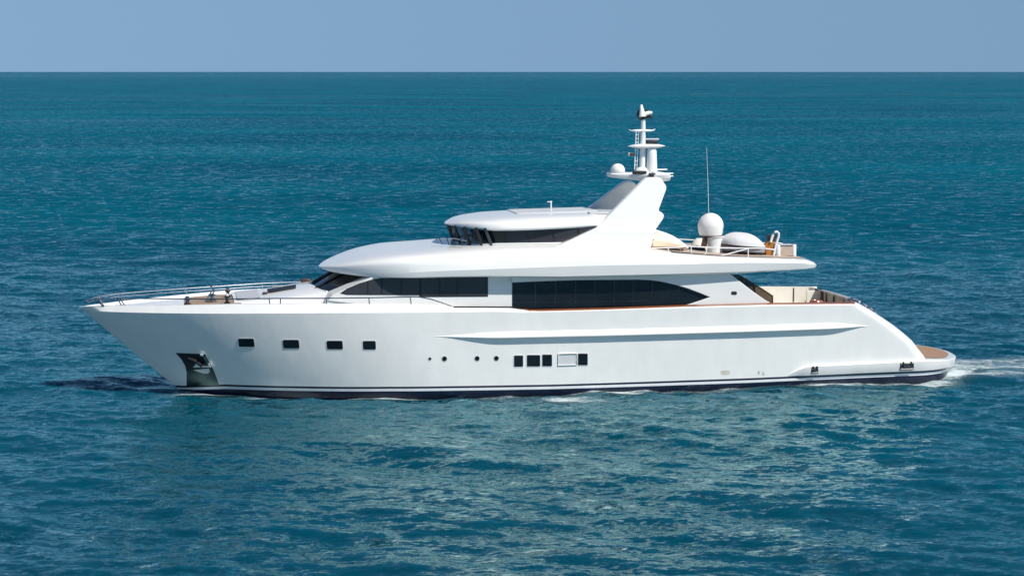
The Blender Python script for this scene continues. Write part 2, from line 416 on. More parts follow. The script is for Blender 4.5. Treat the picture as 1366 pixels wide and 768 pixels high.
TIP = at(108, 411, 0); STEM = at(241, 520, 0)
X_END = 18.5
def stem_x(z):
    if z < 0: return STEM.x - z * 1.3
    return STEM.x + (TIP.x - STEM.x) * (z / TIP.z) ** 0.97
def hull_b(x, z):
    hp = clamp(z / 3.75, 0.0, 1.1)
    u = clamp((x - stem_x(z)) / (12.0 + 2.0 * hp))
    b = (3.78 + 0.17 * hp) * (1 - (1 - u) ** (1.9 + 0.1 * hp)) ** (1.0 - 0.12 * hp)
    if x > 1: b -= 0.62 * ((x - 1) / 17) ** 1.5
    if z < 0: b *= 1 + 0.22 * z
    return b
def low_b(x, z):
    xr = 15.6
    if x <= xr: return hull_b(x, z)
    return hull_b(xr, z) * max(0.0, 1 - clamp((x - xr) / (X_END - xr)) ** 2.2) ** (1 / 2.1)
def hpt(px, py, off=0.0, bf=hull_b):
    y = -3.0
    for _ in range(14):
        p = at(px, py, y); y = -bf(p.x, p.z) - off
    return at(px, py, y)
def zline(pts, off=0.0, bf=hull_b):
    q = [hpt(a, b, off, bf) for a, b in pts]; return interp([(p.x, p.z) for p in q])

zK = zline([(111, 413.6), (116, 414.3), (168, 416.5), (257, 418), (350, 418), (430, 417.5), (520, 417), (600, 416.5), (660, 415.5), (700, 417), (800, 414.5), (910, 411), (1030, 408), (1145, 407)])
zS = zline([(111, 408.8), (116, 408.6), (155, 408.3), (236, 408), (306, 406.5), (430, 406), (560, 406.5), (606, 410), (683, 410), (708, 414.6), (800, 412.3), (910, 408.3), (1030, 405.3), (1145, 404.4)], -0.12)
DTP = [(243, 514.2), (300, 512.4), (400, 515), (520, 515.5), (600, 514.8), (660, 514), (740, 512.6), (1000, 504.2), (1140, 498), (1240, 493.6)]
zDT = zline(DTP, 0, low_b); zWT = zline([(a, b + 2.6) for a, b in DTP], 0, low_b); zWB = zline([(a, b + 6.0) for a, b in DTP], 0, low_b)
SL = [(1145, 404), (1160, 412), (1180, 424.5), (1200, 438), (1220, 455), (1237, 476)]
_sl = sorted([(at(a, b, -3.2).z, at(a, b, -3.2).x) for a, b in SL])
def x_slant(z):
    if z < _sl[0][0]: return _sl[0][1] + (_sl[0][0] - z) * 0.6
    return float(np.interp(z, [a for a, _ in _sl], [b for _, b in _sl]))

def start_x(zf):
    x = TIP.x
    for _ in range(60): x = x + 0.5 * (stem_x(zf(x)) - x)
    return x
NT = 110
def line_pts(zf, bf, xe, roundr=0.0, db=None):
    xs = start_x(zf); out = []
    for i in range(NT + 1):
        t = i / NT; t = t ** 1.35 if t < 0.5 else 0.5 ** 1.35 + (1 - 0.5 ** 1.35) * (1 - (1 - (t - 0.5) * 2) ** 1.3)
        x = xs + (xe - xs) * t; z = zf(x); b = bf(x, z)
        if db: b -= db(x, z)
        if roundr and x > xe - roundr: b -= roundr * 0.9 * (1 - math.sqrt(max(0, 1 - ((x - xe + roundr) / roundr) ** 2)))
        out.append(Vector((x, -max(0.0, b), z)))
    return out
# topsides
rows = []
tumble = lambda x, z: 0.30 * sstep(stem_x(z), stem_x(z) + 1.6, x) * (1 - 0.55 * sstep(-8, 0, x))
def xe_line(zf):
    x = 14.0
    for _ in range(40): x = x_slant(zf(x))
    return x
rows.append(line_pts(zS, hull_b, xe_line(zS), 0.55, tumble))
fr = [1, 0.97, 0.9, 0.8, 0.68, 0.56, 0.44, 0.32, 0.2, 0.1, 0.0]
for f in fr:
    zf = (lambda f: lambda x: zDT(x) + (zK(x) - zDT(x)) * f)(f)
    rows.append(line_pts(zf, hull_b, xe_line(zf), 0.55))
mb = MB(); mb.loft(rows, mirror=True)
# raked transom between the two sides
mb.loft([[r[-1] for r in rows], [Vector((r[-1].x + 0.05, 0, r[-1].z)) for r in rows], [Vector((r[-1].x, -r[-1].y, r[-1].z)) for r in rows]])
hull = build("hull", mb, M["gel"], yacht, angle=28)
# boot stripes and bottom
def lower(name, zfs, ends, m, parent):
    rows = []
    for z, e in zip(zfs, ends):
        bf = (lambda e: lambda x, zz: low_b(x if x < 13 else 13 + (x - 13) * (X_END - 13) / (e - 13), zz))(e)
        rows.append(line_pts(z, bf, e))
    mb = MB(); mb.loft(rows, mirror=True); return build(name, mb, m, parent)
lower("pin_stripe", [zDT, zWT], [18.46, 18.43], M["navy"], yacht)
lower("white_stripe", [zWT, zWB], [18.43, 18.38], M["stripe"], yacht)
lower("boot_stripe", [zWB, lambda x: 0.06, lambda x: -0.6, lambda x: -1.4, lambda x: -1.9], [18.38, 18.32, 18.2, 17.9, 17.4], M["navy"], yacht)

# bulwark cap, inner face, decks
SAFE = 0.005
top = rows[0]
dd = lambda x: 0.10 + 0.8 * sstep(-5.5, -4.0, x)
capi = [Vector((p.x, min(0, p.y + 0.16), p.z + 0.01)) for p in top]
inn = [Vector((p.x, min(0, p.y + 0.18), p.z - dd(p.x))) for p in top]
mb = MB(); mb.loft([[Vector((p.x, p.y, p.z)) for p in top], capi, inn], mirror=True)
build("bulwark", mb, M["sup"], yacht)
mb = MB(); n = len(inn)
mb.loft([inn, [Vector((p.x, 0, p.z + 0.04)) for p in inn], [Vector((p.x, -p.y, p.z)) for p in inn]])
build("deck", mb, M["sup"], yacht, angle=60)

# rub rail with its shadow ledge
RP = [(572, 448.5), (620, 449), (660, 449), (800, 446), (1000, 440.5), (1100, 437), (1165, 434.3)]
zR = zline(RP); xa, xb = hpt(*RP[0]).x, hpt(*RP[-1]).x
prof = [(0.0, 0.22), (0.07, 0.17), (0.17, 0.06), (0.21, 0.0), (0.20, -0.04), (0.12, -0.07), (-0.02, -0.08)]
rr = []
for i in range(81):
    x = xa + (xb - xa) * i / 80; k = sstep(xa - 0.05, xa + 3.4, x) * (1 - sstep(xb - 2.2, xb + 0.05, x)) * 0.97 + 0.03
    rr.append([Vector((x, -hull_b(x, zR(x) + dz * k) - dy * k + 0.004, zR(x) + dz * k)) for dy, dz in prof])
mb = MB(); mb.loft(rr); build_both("rub_rail", mb, M["gel"], yacht, angle=50)

# wooden cap rail along the side deck and the thin dark seam that carries it on
def cap_rail(name, a, b, w, h, m, y_in=0.02, lift=0.0):
    xa, xb = hpt(*a).x, hpt(*b).x; rr = []
    for i in range(41):
        x = xa + (xb - xa) * i / 40; z = zS(x) + lift; y = -hull_b(x, z) + tumble(x, z) - 0.035
        e = sstep(0, 0.04, i / 40) * sstep(0, 0.04, 1 - i / 40) * 0.8 + 0.2
        rr.append([Vector((x, y, z - h * e)), Vector((x, y - 0.01, z)), Vector((x, y + w, z + 0.035)), Vector((x, y + w + 0.02, z - 0.04))])
    mb = MB(); mb.loft(rr, closed=True, cap=True); return build(name, mb, m, yacht)
cap_rail("cap_rail", (700, 413.5), (912, 408.3), 0.2, 0.12, M["cap"])
cap_rail("cap_trim", (912, 408.3), (1142, 404.5), 0.2, 0.035, M["cap"])
cap_rail("cap_trim", (606, 410), (700, 412), 0.06, 0.012, M["gasket"])

# swim platform with its sponsons
zPT = zline([(1050, 501), (1062, 494), (1076, 487), (1200, 481), (1240, 479.2), (1266, 478.6)], 0.1, low_b)
zPB = lambda x: zDT(x) + 0.012
xs0 = hpt(1050, 501).x
def plat_row(k):
    out = []
    for i in range(61):
        t = i / 60; x = xs0 + (X_END + 0.02 - xs0) * (1 - (1 - t) ** 1.7)
        zt, zb = zPT(x), zPB(x); zt = max(zt, zb + 0.01)
        e = sstep(xs0, xs0 + 0.85, x)
        offs = [(-0.25, 0.0), (0.03, 0.0), (0.13, -0.05), (0.17, -0.13), (0.16, -0.3), (0.13, -0.9), (0.10, -1.0), (-0.02, -1.0)][k]
        z = zt + (zb - zt) * (-offs[1]); s_ = 1 + offs[0] * e / 3.0
        xo = x + max(0, offs[0]) * clamp((x - 16.5) / 1.5)
        out.append(Vector((xo, -low_b(x, max(zb, 0.4)) * s_, z)))
    return out
mb = MB(); prow = [plat_row(k) for k in range(8)]; mb.loft(prow, mirror=True)
mb.loft([prow[0], [Vector((p.x, 0, p.z)) for p in prow[0]], [Vector((p.x, -p.y, p.z)) for p in prow[0]]])
plat = build("swim_platform", mb, M["gel"], yacht, angle=40)
tk = [p for p in prow[0] if p.x > 14.5]
mb = MB(); tz = 0.025
tp = [Vector((p.x - 0.1 * clamp((p.x - 16) / 2), p.y * 0.975, p.z + tz)) for p in tk]
mb.loft([tp, [Vector((p.x, 0, p.z)) for p in tp], [Vector((p.x, -p.y, p.z)) for p in tp]])
build("teak_deck", mb, M["teak"], plat)
for (a, b, w, h) in ((1087, 493.5, 0.28, 0.22), (1210, 488.3, 0.62, 0.26)):
    c = hpt(a, b, 0.18, low_b); mb = MB()
    fr_ = [Vector((c.x + w / 2 * sx * math.cos(0), c.y, c.z + h / 2 * sz)) for sx, sz in ((-1, -1), (1, -1), (1, 1), (-1, 1))]
    mb.tube(fr_ + [fr_[0]], 0.045, 6); mb.box(c + Vector((0, 0.03, 0)), (w, 0.05, h * 0.8))
    for sx in (-0.3, 0.3): mb.lathe(c + Vector((w * sx, -0.02, h * 0.55)), [(0.05, -0.06), (0.05, 0.05), (0.03, 0.07)], 10)
    f_ = build("fairlead", mb, M["dark"], plat)
    mb = MB(); mb.tube([c + Vector((-w * 0.3, -0.06, 0)), c + Vector((w * 0.3, -0.06, 0.01))], 0.028, 8); build("roller", mb, M["chrome"], f_)

# hull openings
def hull_plate(name, pts, off, m, parent, thick=0.06, bevel=0.0, mirror=True):
    mb = MB(); q = [hpt(a, b, off) for a, b in pts]; mb.poly(q, (0, thick + off, 0))
    return (build_both if mirror else build)(name, mb, m, parent, bevel=bevel)
def rrect(x0, y0, x1, y1, r=2.0, skew=0.0, n=4):
    out = []
    for cx, cy, a0 in ((x1 - r, y0 + r, -90), (x1 - r, y1 - r, 0), (x0 + r, y1 - r, 90), (x0 + r, y0 + r, 180)):
        for k in range(n + 1):
            a = R(a0 + 90 * k / n); x = cx + r * math.cos(a); y = cy + r * math.sin(a)
            out.append((x + skew * (y - y0) / (y1 - y0), y))
    return out
def window(name, box, skew=0, r=1.8, frame=1.1, pane=M["black"], fm=M["sup"]):
    x0, y0, x1, y1 = box
    f_ = hull_plate(name, rrect(x0 - frame, y0 - frame, x1 + frame, y1 + frame, r + frame, skew), 0.012, fm, yacht, bevel=0.0, mirror=False)
    hull_plate("pane", rrect(x0, y0, x1, y1, r, skew), 0.022, pane, f_, mirror=False)
    return f_
for bx, sk in (((317.6, 451.6, 338.4, 462.4), 1.3), ((377, 453.2, 398.4, 464.4), 1.2), ((435.6, 454.4, 456.8, 465.6), 0.8), ((484, 454.6, 501, 466), 0.6)):
    window("hull_window", bx, sk)
for bx in ((685.8, 474, 697.8, 488.8), (703, 473.4, 720.6, 488.5), (723.4, 472.8, 736.4, 488.2), (771.2, 471.4, 784, 486.8)):
    window("hull_window", bx, 0, 1.2)
rec = hull_plate("shaded_boarding_panel", rrect(745.6, 472.2, 768.6, 485.8, 0.8), 0.006, M["greyp"], yacht, mirror=False)  # flat panel whose grey stands in for shade inside a white recess
mb = MB(); q = [hpt(a, b, 0.03) for a, b in ((745, 471.6), (769.4, 471.0), (769.4, 486.2), (744.6, 487))]; mb.tube(q + [q[0]], 0.025, 6)
build("recess_rim", mb, M["gel"], rec)
for a, b, r in ((573.6, 478.2, 1.7), (593, 478.2, 3.1), (636.6, 477.8, 3.0), (662.3, 477.6, 3.0)):
    ring = [(a + (r + 0.9) * math.cos(2 * math.pi * k / 16), b + (r + 0.9) * math.sin(2 * math.pi * k / 16)) for k in range(16)]
    f_ = hull_plate("porthole", ring, 0.012, M["greyp"], yacht, mirror=False)
    hull_plate("pane", [(a + (p[0] - a) * r / (r + 0.9), b + (p[1] - b) * r / (r + 0.9)) for p in ring], 0.022, M["black"], f_, mirror=False)
hull_plate("scuff_mark", [(962, 494.5), (969, 493.6), (974, 495), (973, 499), (966, 500), (961, 498)], 0.004, M["stain"], yacht, mirror=False)
for a, b in ((1013, 496), (1019, 497.5)):
    hull_plate("drain_outlet", rrect(a - 1.1, b - 2.2, a + 1.1, b + 2.2, 0.8), 0.02, M["greyp"], yacht, mirror=False)
# anchor pocket
pocket = hull_plate("anchor_pocket", [(234, 470.4), (273, 472), (278, 481), (285, 494), (290, 507), (292, 514), (249, 514), (249, 496), (247, 488), (242, 479)], 0.015, M["dsteel"], yacht, mirror=False)
hull_plate("pocket_shade_plate", [(239, 472.6), (271, 473.6), (282, 491), (248.6, 494), (246.5, 486)], 0.03, M["dark"], pocket, mirror=False)  # flat dark plate; its colour stands in for the pocket's shaded hollow

# ------------------------------------------------------------------ foredeck
fd = lambda x: zS(x) - 0.08
def deck_sheet(name, pts, z, m, lift):
    mb = MB(); mb.poly([Vector((p[0], p[1], z(p[0]) + lift)) for p in pts], (0, 0, -0.02)); return build(name, mb, m, yacht)
deck_sheet("teak_foredeck", [(-17.0, -1.55), (-14.6, -2.55), (-14.6, 1.3), (-15.6, 1.3), (-17.0, 0.9)], lambda x: fd(x) + 0.0, M["wteak"], 0.07)
# coachroof that rises to the windshield
rr = []
for i in range(25):
    t = i / 24; x = -14.9 + t * 4.4
    h = 0.10 + 0.40 * sstep(0, 1.0, t); w = 2.15 + 0.5 * t; z0 = fd(x)
    rr.append([Vector((x, -w, z0 - 0.05)), Vector((x, -w + 0.12, z0 + h * 0.8)), Vector((x, -w + 0.4, z0 + h)), Vector((x, 0, z0 + h + 0.10 * t + 0.04)),
               Vector((x, w - 0.4, z0 + h)), Vector((x, w - 0.12, z0 + h * 0.8)), Vector((x, w, z0 - 0.05))])
mb = MB(); mb.loft(rr, cap=True); croof = build("coachroof", mb, M["sup"], yacht, angle=50)
ct = interp([(r[0].x, r[2].z) for r in rr])
mb = MB(); mb.poly([Vector((x, y, ct(x) + 0.03 + 0.04 * (1 - abs(y) / 2))) for x, y in ((-14.75, -1.5), (-13.75, -1.55), (-13.75, 1.5), (-14.75, 1.45))], (0, 0, 0.03))
build("grey_deck_panel", mb, M["deckgrey"], croof)  # flat panel, a darker blue-grey than the coachroof around it
mb = MB(); q = [(-13.35, -0.55), (-12.15, -0.6), (-12.05, 0.6), (-13.35, 0.6)]
mb.poly([Vector((x, y, ct(x) + 0.04)) for x, y in q], (0, 0, 0.09)); sk = build("skylight", mb, M["gasket"], croof, bevel=0.03)
mb = MB(); mb.box((-13.5, -0.6, ct(-13.5) + 0.06), (0.22, 0.25, 0.14)); build("skylight_end_block", mb, M["brown"], sk, bevel=0.02)  # small dark brown box at the skylight's forward end
mb = MB(); mb.box((-11.5, 2.3, 4.5), (0.45, 0.3, 0.22)); build("wiper_motor", mb, M["brown"], yacht, bevel=0.05)
# windlass, bollard and crane foot on the teak
def bollard(c, h, r, m, m2):
    mb = MB(); mb.lathe(c, [(r * 1.5, 0), (r * 1.5, 0.05), (r * 0.8, 0.09), (r * 0.7, h * 0.7), (r * 1.3, h * 0.78), (r * 1.3, h * 0.95), (r, h)], 14)
    o = build("windlass", mb, m, yacht); mb = MB(); mb.lathe(Vector(c) + Vector((0, 0, h)), [(r * 0.9, 0), (r * 1.0, 0.05), (r * 0.5, 0.1)], 14); build("windlass_cap", mb, m2, o); return o
p = atz(250, 406, fd(-16.5) + 0.07); bollard(p, 0.26, 0.1, M["brown"], M["chrome"])
p = atz(303, 405, fd(-15) + 0.07); bollard(p, 0.34, 0.09, M["dark"], M["greyp"])
p = atz(304, 396, fd(-15) + 0.07); bollard(p, 0.3, 0.09, M["dark"], M["chrome"])
p = atz(283, 402, fd(-15.6) + 0.07); mb = MB()
mb.lathe(p, [(0.2, 0), (0.2, 0.05), (0.1, 0.1), (0.09, 0.22), (0.18, 0.25), (0.18, 0.3), (0.05, 0.34)], 14)
mb.tube([p + Vector((0, 0, 0.3)), p + Vector((0.1, 0.1, 0.42)), p + Vector((-0.02, 0.35, 0.62)), p + Vector((-0.12, 0.4, 0.66))], 0.035, 8)
mb.tube([p + Vector((-0.25, 0.1, 0.02)), p + Vector((-0.1, 0.1, 0.3)), p + Vector((0.05, 0.3, 0.5))], 0.025, 8)
build("capstan", mb, M["chrome"], yacht)

# guard rails on the bow
def rail(pts, r, m, name="guard_rail", parent=None, mirror=False):
    mb = MB(); mb.tube(pts, r, 8)
    if mirror: mb.tube([Vector((p[0], -p[1], p[2])) for p in pts], r, 8)
    return build(name, mb, m, parent or yacht)
yr = lambda x: -(hull_b(x, 3.9) - 0.38 * sstep(-21.5, -19, x))
def rp(px, py):
    y = -2.0
    for _ in range(12): p = at(px, py, y); y = min(-0.03, yr(p.x))
    return at(px, py, y)
port = [rp(*q) for q in [(118, 402.5), (125, 399.8), (140, 398.6), (155, 398), (200, 398.2), (248, 398.6), (300, 398.8), (360, 398), (430, 397.8), (500, 397), (558, 395.8), (575, 399), (590, 404), (606, 409.5)]]
tip = Vector((port[0].x - 0.22, 0, port[0].z + 0.02))
gr = rail([tip] + port, 0.026, M["chrome"])
stb = [tip] + [Vector((p.x, -p.y, p.z + (0.03 if i > 2 else 0))) for i, p in enumerate(port[:11])]
gs = rail(stb, 0.024, M["chrome"])
low = [p + Vector((0, -0.02, -0.14)) for p in stb[2:]]
rail(low, 0.014, M["chrome"], "lower_rail", gs)
for px, lean in ((127, 0.32), (131, 0.25), (156, 0.2), (160, 0.2), (248, 0.1), (359, 0.02), (374, 0.0), (435, 0.02), (492, 0.02), (547, 0.05)):
    zt = float(np.interp(px, [118, 125, 155, 360, 558], [402, 399.8, 398, 398, 396])); a = rp(px, zt)
    bx = a.x + lean; bz = zS(bx)
    for sg, par in ((1, gr), (-1, gs)):
        mb = MB(); mb.tube([Vector((a.x, a.y * sg, a.z)), Vector((bx, a.y * sg, bz))], 0.026, 6); build("stanchion", mb, M["chrome"], par)

# ------------------------------------------------------------------ main deck house
HY = -3.28
house_pts = [at(*p, HY) for p in [(444, 392.6), (497, 369), (683, 369.6), (683, 413)]] + [Vector((-11.2, HY, 3.9))]
mb = MB(); mb.poly(house_pts, (0, 0.1, 0))
# aft wall and far-side wall of the saloon
house = build_both("house_side", mb, M["sup"], yacht)
A0, A1 = at(437, 388.5, -2.3), at(489, 368.6, -2.55)
mb = MB()
wrow = lambda s_, e: [Vector((s_[0] - 0.62 * (1 - (y / s_[1]) ** 2), y, s_[2] - 0.02)) for y in [s_[1] * (1 - 2 * k / 24) for k in range(25)]]
bot = wrow((A0.x, -2.3, A0.z), 0); topw = wrow((A1.x, -2.55, A1.z + 0.06), 0)
for r in topw: r.x -= 0.5 * (1 - (r.y / 2.55) ** 2)
mb.loft([bot, topw]); wsh = build("windshield", mb, M["black"], yacht)
for k in (6, 12, 18):
    mb = MB(); mb.tube([bot[k] + Vector((-0.01, 0, 0.02)), topw[k] + Vector((-0.01, 0, 0.02))], 0.045, 6); build("windshield_mullion", mb, M["gasket"], wsh)
mb = MB(); mb.tube([p + Vector((-0.02, 0, 0.0)) for p in bot], 0.05, 8); build("windshield_sill", mb, M["sup"], wsh)
mb = MB(); f0 = house_pts[0]; f1 = house_pts[1]
mb.loft([[bot[0], topw[0]], [f0, f1]]); build_both("windshield_pillar", mb, M["sup"], yacht)
mb = MB(); mb.loft([[Vector((p.x, p.y, fd(-11.5) - 0.2)) for p in bot], bot])
mb.loft([[bot[0], f0], [Vector((bot[0].x, bot[0].y, fd(-11.5) - 0.2)), house_pts[4]]], mirror=True); build("house_front", mb, M["sup"], yacht)

def pane(name, pts, y, m, parent, thick=0.03, mirror=False, bevel=0.0):
    mb = MB(); q = [at(a, b, y) for a, b in pts]; mb.poly(q, (0, thick, 0))
    return (build_both if mirror else build)(name, mb, m, parent, bevel=bevel)
G1 = [(453.5, 391.2), (463, 384.8), (480, 377.5), (497, 372.6), (508, 370.8), (570, 370.2), (651, 369.2), (651, 395.6), (560, 396.2), (559, 393.6), (463, 393.2)]
strip = pane("forward_window_strip", G1, HY - 0.012, M["gasket"], house)
for pts in ([(456, 391), (464.5, 385.2), (480, 378.4), (489.6, 375.4), (489.6, 392.4), (464, 392.2)], [(491.2, 375), (508, 371.8), (508, 392.5), (491.2, 392.5)],
            [(510, 371.6), (534.3, 371.2), (534.3, 392.5), (510, 392.5)], [(536.3, 371.2), (559, 371), (559, 392.6), (536.3, 392.6)],
            [(562.5, 371), (584.8, 370.6), (584.8, 394.8), (562.5, 395)], [(587, 370.6), (608.6, 370.3), (608.6, 394.7), (587, 394.8)], [(611, 370.3), (650, 369.8), (650, 394.6), (611, 394.7)]):
    pane("window_pane", pts, HY - 0.022, M["smoke"], strip)

# wide-body panel and wing that frame the long saloon window
WY = -3.42
wing_pts = [(682, 376.8), (720, 375.2), (770, 373.6), (850, 373), (868, 373.6), (882, 375.6), (900, 379.6), (918, 385), (934, 391), (947, 396.3), (936, 400.5), (922, 405), (905, 410.5), (905, 413), (1029, 409), (1030, 405.2), (1020, 399.5), (1005, 389), (990, 377.5), (975, 366), (975, 362), (682, 364)]
q = [at(a, b, WY) for a, b in wing_pts]
mb = MB(); mb.poly(q, (0, 0.14, 0))
wing = build_both("side_wing", mb, M["sup"], yacht, bevel=0.025)
pane("window_backing", [(683.5, 372), (884, 370), (960, 396), (905, 415), (683.5, 418)], WY + 0.16, M["seam"], wing, 0.03)
xm = [683, 714.5, 741.5, 768, 794, 819.5, 845, 871, 906, 947]
tp_ = lambda x: float(np.interp(x, [682, 720, 770, 850, 868, 882, 900, 918, 934, 947], [376.8, 375.2, 373.6, 373, 373.6, 375.6, 379.6, 385, 391, 396.3])) - 1.5
bt_ = lambda x: float(np.interp(x, [683, 905, 922, 936, 947], [414, 411, 405, 400.5, 396.8])) + 1.0
for i in range(len(xm) - 1):
    a, b = xm[i] + 0.45, xm[i + 1] - 0.45; nseg = 6
    ups = [(a + (b - a) * k / nseg, tp_(a + (b - a) * k / nseg)) for k in range(nseg + 1)]
    mid = 403.0 - (a - 683) * 0.013
    if i < 7:
        pane("window_pane", ups + [(b, mid), (a, mid)], WY + 0.12, M["black"], wing)
        pane("window_pane", [(a, mid + 0.6), (b, mid + 0.6), (b, bt_(b)), (a, bt_(a))], WY + 0.12, M["black"], wing)
    else:
        lows = [(b + (a - b) * k / nseg, bt_(b + (a - b) * k / nseg)) for k in range(nseg + 1)]
        pane("window_pane", ups + lows, WY + 0.12, M["black"], wing)
mb = MB(); q = [at(a, b, WY - 0.01) for a, b in rrect(975.5, 388.6, 983, 393.2, 1.6)]; mb.poly(q, (0, 0.04, 0)); build("vent_port", mb, M["dark"], wing)
# end wall that steps the house out to the wide body
mb = MB(); a = at(682, 364, WY); b = at(682, 413, WY)
mb.poly([Vector((a.x + 0.01, WY + 0.15, b.z)), Vector((a.x + 0.01, WY + 0.15, a.z)), Vector((a.x + 0.01, -WY - 0.15, a.z)), Vector((a.x + 0.01, -WY - 0.15, b.z))], (0.06, 0, 0)); build("saloon_bulkhead", mb, M["sup"], yacht); mb = MB()
c = at(960, 400, WY); mb.poly([Vector((c.x, WY + 0.2, 2.7)), Vector((c.x, WY + 0.2, 5.3)), Vector((c.x, -WY - 0.2, 5.3)), Vector((c.x, -WY - 0.2, 2.7))], (-0.1, 0, 0))
build("saloon_bulkhead", mb, M["sup"], yacht)
# tinted wind screen aft of the wing
sc_pts = [(972, 366), (985, 366.5), (1004, 378), (1018, 386.5), (1030.5, 394.5), (1030.5, 405), (1021, 405.4), (1004, 393), (988, 380)]
scr = pane("wind_screen", sc_pts, WY + 0.5, M["tint"], yacht, 0.03, mirror=True)
for sg in (1, -1):
    for pl, r in (([(985, 366.5), (1004, 378), (1018, 386.5), (1030.5, 394.5), (1030.5, 405.2)], 0.035), ([(1006, 379.5), (1007, 395)], 0.04), ([(990, 370), (991.5, 381)], 0.05)):
        mb = MB(); mb.tube([Vector((p.x, p.y * sg, p.z)) for p in [at(a, b, WY + 0.48) for a, b in pl]], r, 6)
        build("screen_frame", mb, M["brown"], scr)

# aft cockpit: lining of the far bulwark, seat, gate, rope
def far_strip(name, p0, p1, ztop, zbot, m, yoff, parent=None):
    rr = []
    for i in range(21):
        t = i / 20; x = p0 + (p1 - p0) * t; y = hull_b(x, 3.5) - yoff
        rr.append([Vector((x, y, zbot(x))), Vector((x, y, ztop(x))), Vector((x, y + 0.06, ztop(x))), Vector((x, y + 0.06, zbot(x)))])
    mb = MB(); mb.loft(rr, closed=True, cap=True); return build(name, mb, m, parent or yacht)
xq0, xq1, xq2 = 10.6, 12.45, 14.0
lin = far_strip("bulwark_lining", xq0 - 1.5, 13.2, lambda x: zS(x) + 0.03, lambda x: zS(x) - 0.95, M["cream"], 0.42)
far_strip("lining_joint", 12.02, 12.07, lambda x: zS(x) - 0.03, lambda x: zS(x) - 0.7, M["brown"], 0.45, lin)
# transom gate: panels, posts and sloping top rail across the stern
gate = MB(); y0 = -3.0
gp = [at(1098, 388, 2.4), at(1146, 402.5, -1.6)]
def gpt(t, dz=0.0): p = gp[0].lerp(gp[1], t); return Vector((p.x, p.y, p.z + dz))
mb = MB(); mb.poly([gpt(0), gpt(1), gpt(1, -0.9), gpt(0, -1.2)], (0.04, 0.01, 0)); gt = build("transom_gate", mb, M["tan"], yacht)
mb = MB(); mb.tube([gpt(-0.02, 0.02), gpt(0.5, 0.05), gpt(1.02, 0.02)], 0.045, 8); build("gate_rail", mb, M["greyp"], gt)
for t, r in ((0.0, 0.07), (0.12, 0.03), (0.33, 0.035), (0.6, 0.02)):
    mb = MB(); mb.tube([gpt(t, 0.02) + Vector((-0.05, 0, 0)), gpt(t, -0.9) + Vector((-0.05, 0, 0))], r, 6); build("gate_post", mb, M["brown"], gt)
mb = MB(); mb.box(gp[0] + Vector((-0.35, 0.3, -0.45)), (0.75, 0.1, 0.9)); build("cockpit_coaming", mb, M["cream"], yacht, bevel=0.02)
def cleat(px, py, y, ln, name="mooring_cleat", slope=0.0):
    c = at(px, py, y); mb = MB(); d = Vector((math.cos(slope), 0, -math.sin(slope)))
    mb.tube([c - d * ln, c - d * ln * 0.5 + Vector((0, 0, 0.04)), c + d * ln * 0.5 + Vector((0, 0, 0.04)), c + d * ln], 0.04, 8)
    for k in (-0.4, 0.4): mb.tube([c + d * ln * k + Vector((0, 0, 0.03)), c + d * ln * k + Vector((0, 0.02, -0.18))], 0.045, 8)
    mb.tube([c + Vector((0, -0.25, -0.02)), c + Vector((0, 0.25, 0.02))], 0.035, 8)
    return build(name, mb, M["chrome"], yacht)
cleat(1137, 399.5, -2.2, 0.28); cleat(1142, 401.5, -2.9, 0.2)
cleat(1158, 409, -2.8, 0.26, slope=0.55); cleat(1164, 414, -2.6, 0.22, slope=0.6)

# ------------------------------------------------------------------ upper deck: brow, sides and sun deck in one moulding
SX0, SX1 = -11.08, 11.05
def slab_b(x):
    u = clamp((x - SX0) / 3.9); b = 3.9 * max(0.0, 1 - (1 - u) ** 2) ** 0.6
    if x > 2: b -= 0.28 * ((x - 2) / 9) ** 1.5
    e = clamp((x - 10.2) / 0.8); return b * (1 - 0.16 * (1 - math.sqrt(max(0.0, 1 - e * e))))
zBE = interp([(SX0, 5.37), (-10.6, 5.28), (-9.3, 5.22), (-7, 5.19)] + [(at(a, b, -3.82).x, at(a, b, -3.82).z) for a, b in [(600, 370), (650, 369.6), (750, 371), (880, 368.3), (1000, 364.6)]] + [(10.5, 5.25), (10.9, 5.27), (SX1, 5.31)])
zCR = interp([(SX0, 5.40), (-10.3, 5.40), (-9, 5.42), (-7.5, 5.45), (-5.7, 5.50), (-1.8, 5.57), (0.9, 5.61), (7.6, 5.60), (10.2, 5.53), (10.8, 5.43), (SX1, 5.38)])
zTC = interp([(SX0, 5.41), (-10.75, 5.55), (-10.15, 5.74), (-9.6, 5.90), (-9.1, 6.02), (-8.5, 6.12), (-7.96, 6.19), (-6.6, 6.28), (-5, 6.40), (-3.5, 6.50), (0, 6.53), (2.4, 6.45), (3.4, 6.25), (4.4, 6.10), (6.4, 5.90), (10.2, 5.70), (10.5, 5.67), (10.85, 5.56), (11.0, 5.49), (SX1, 5.43)])
rr = []; NXs = 130
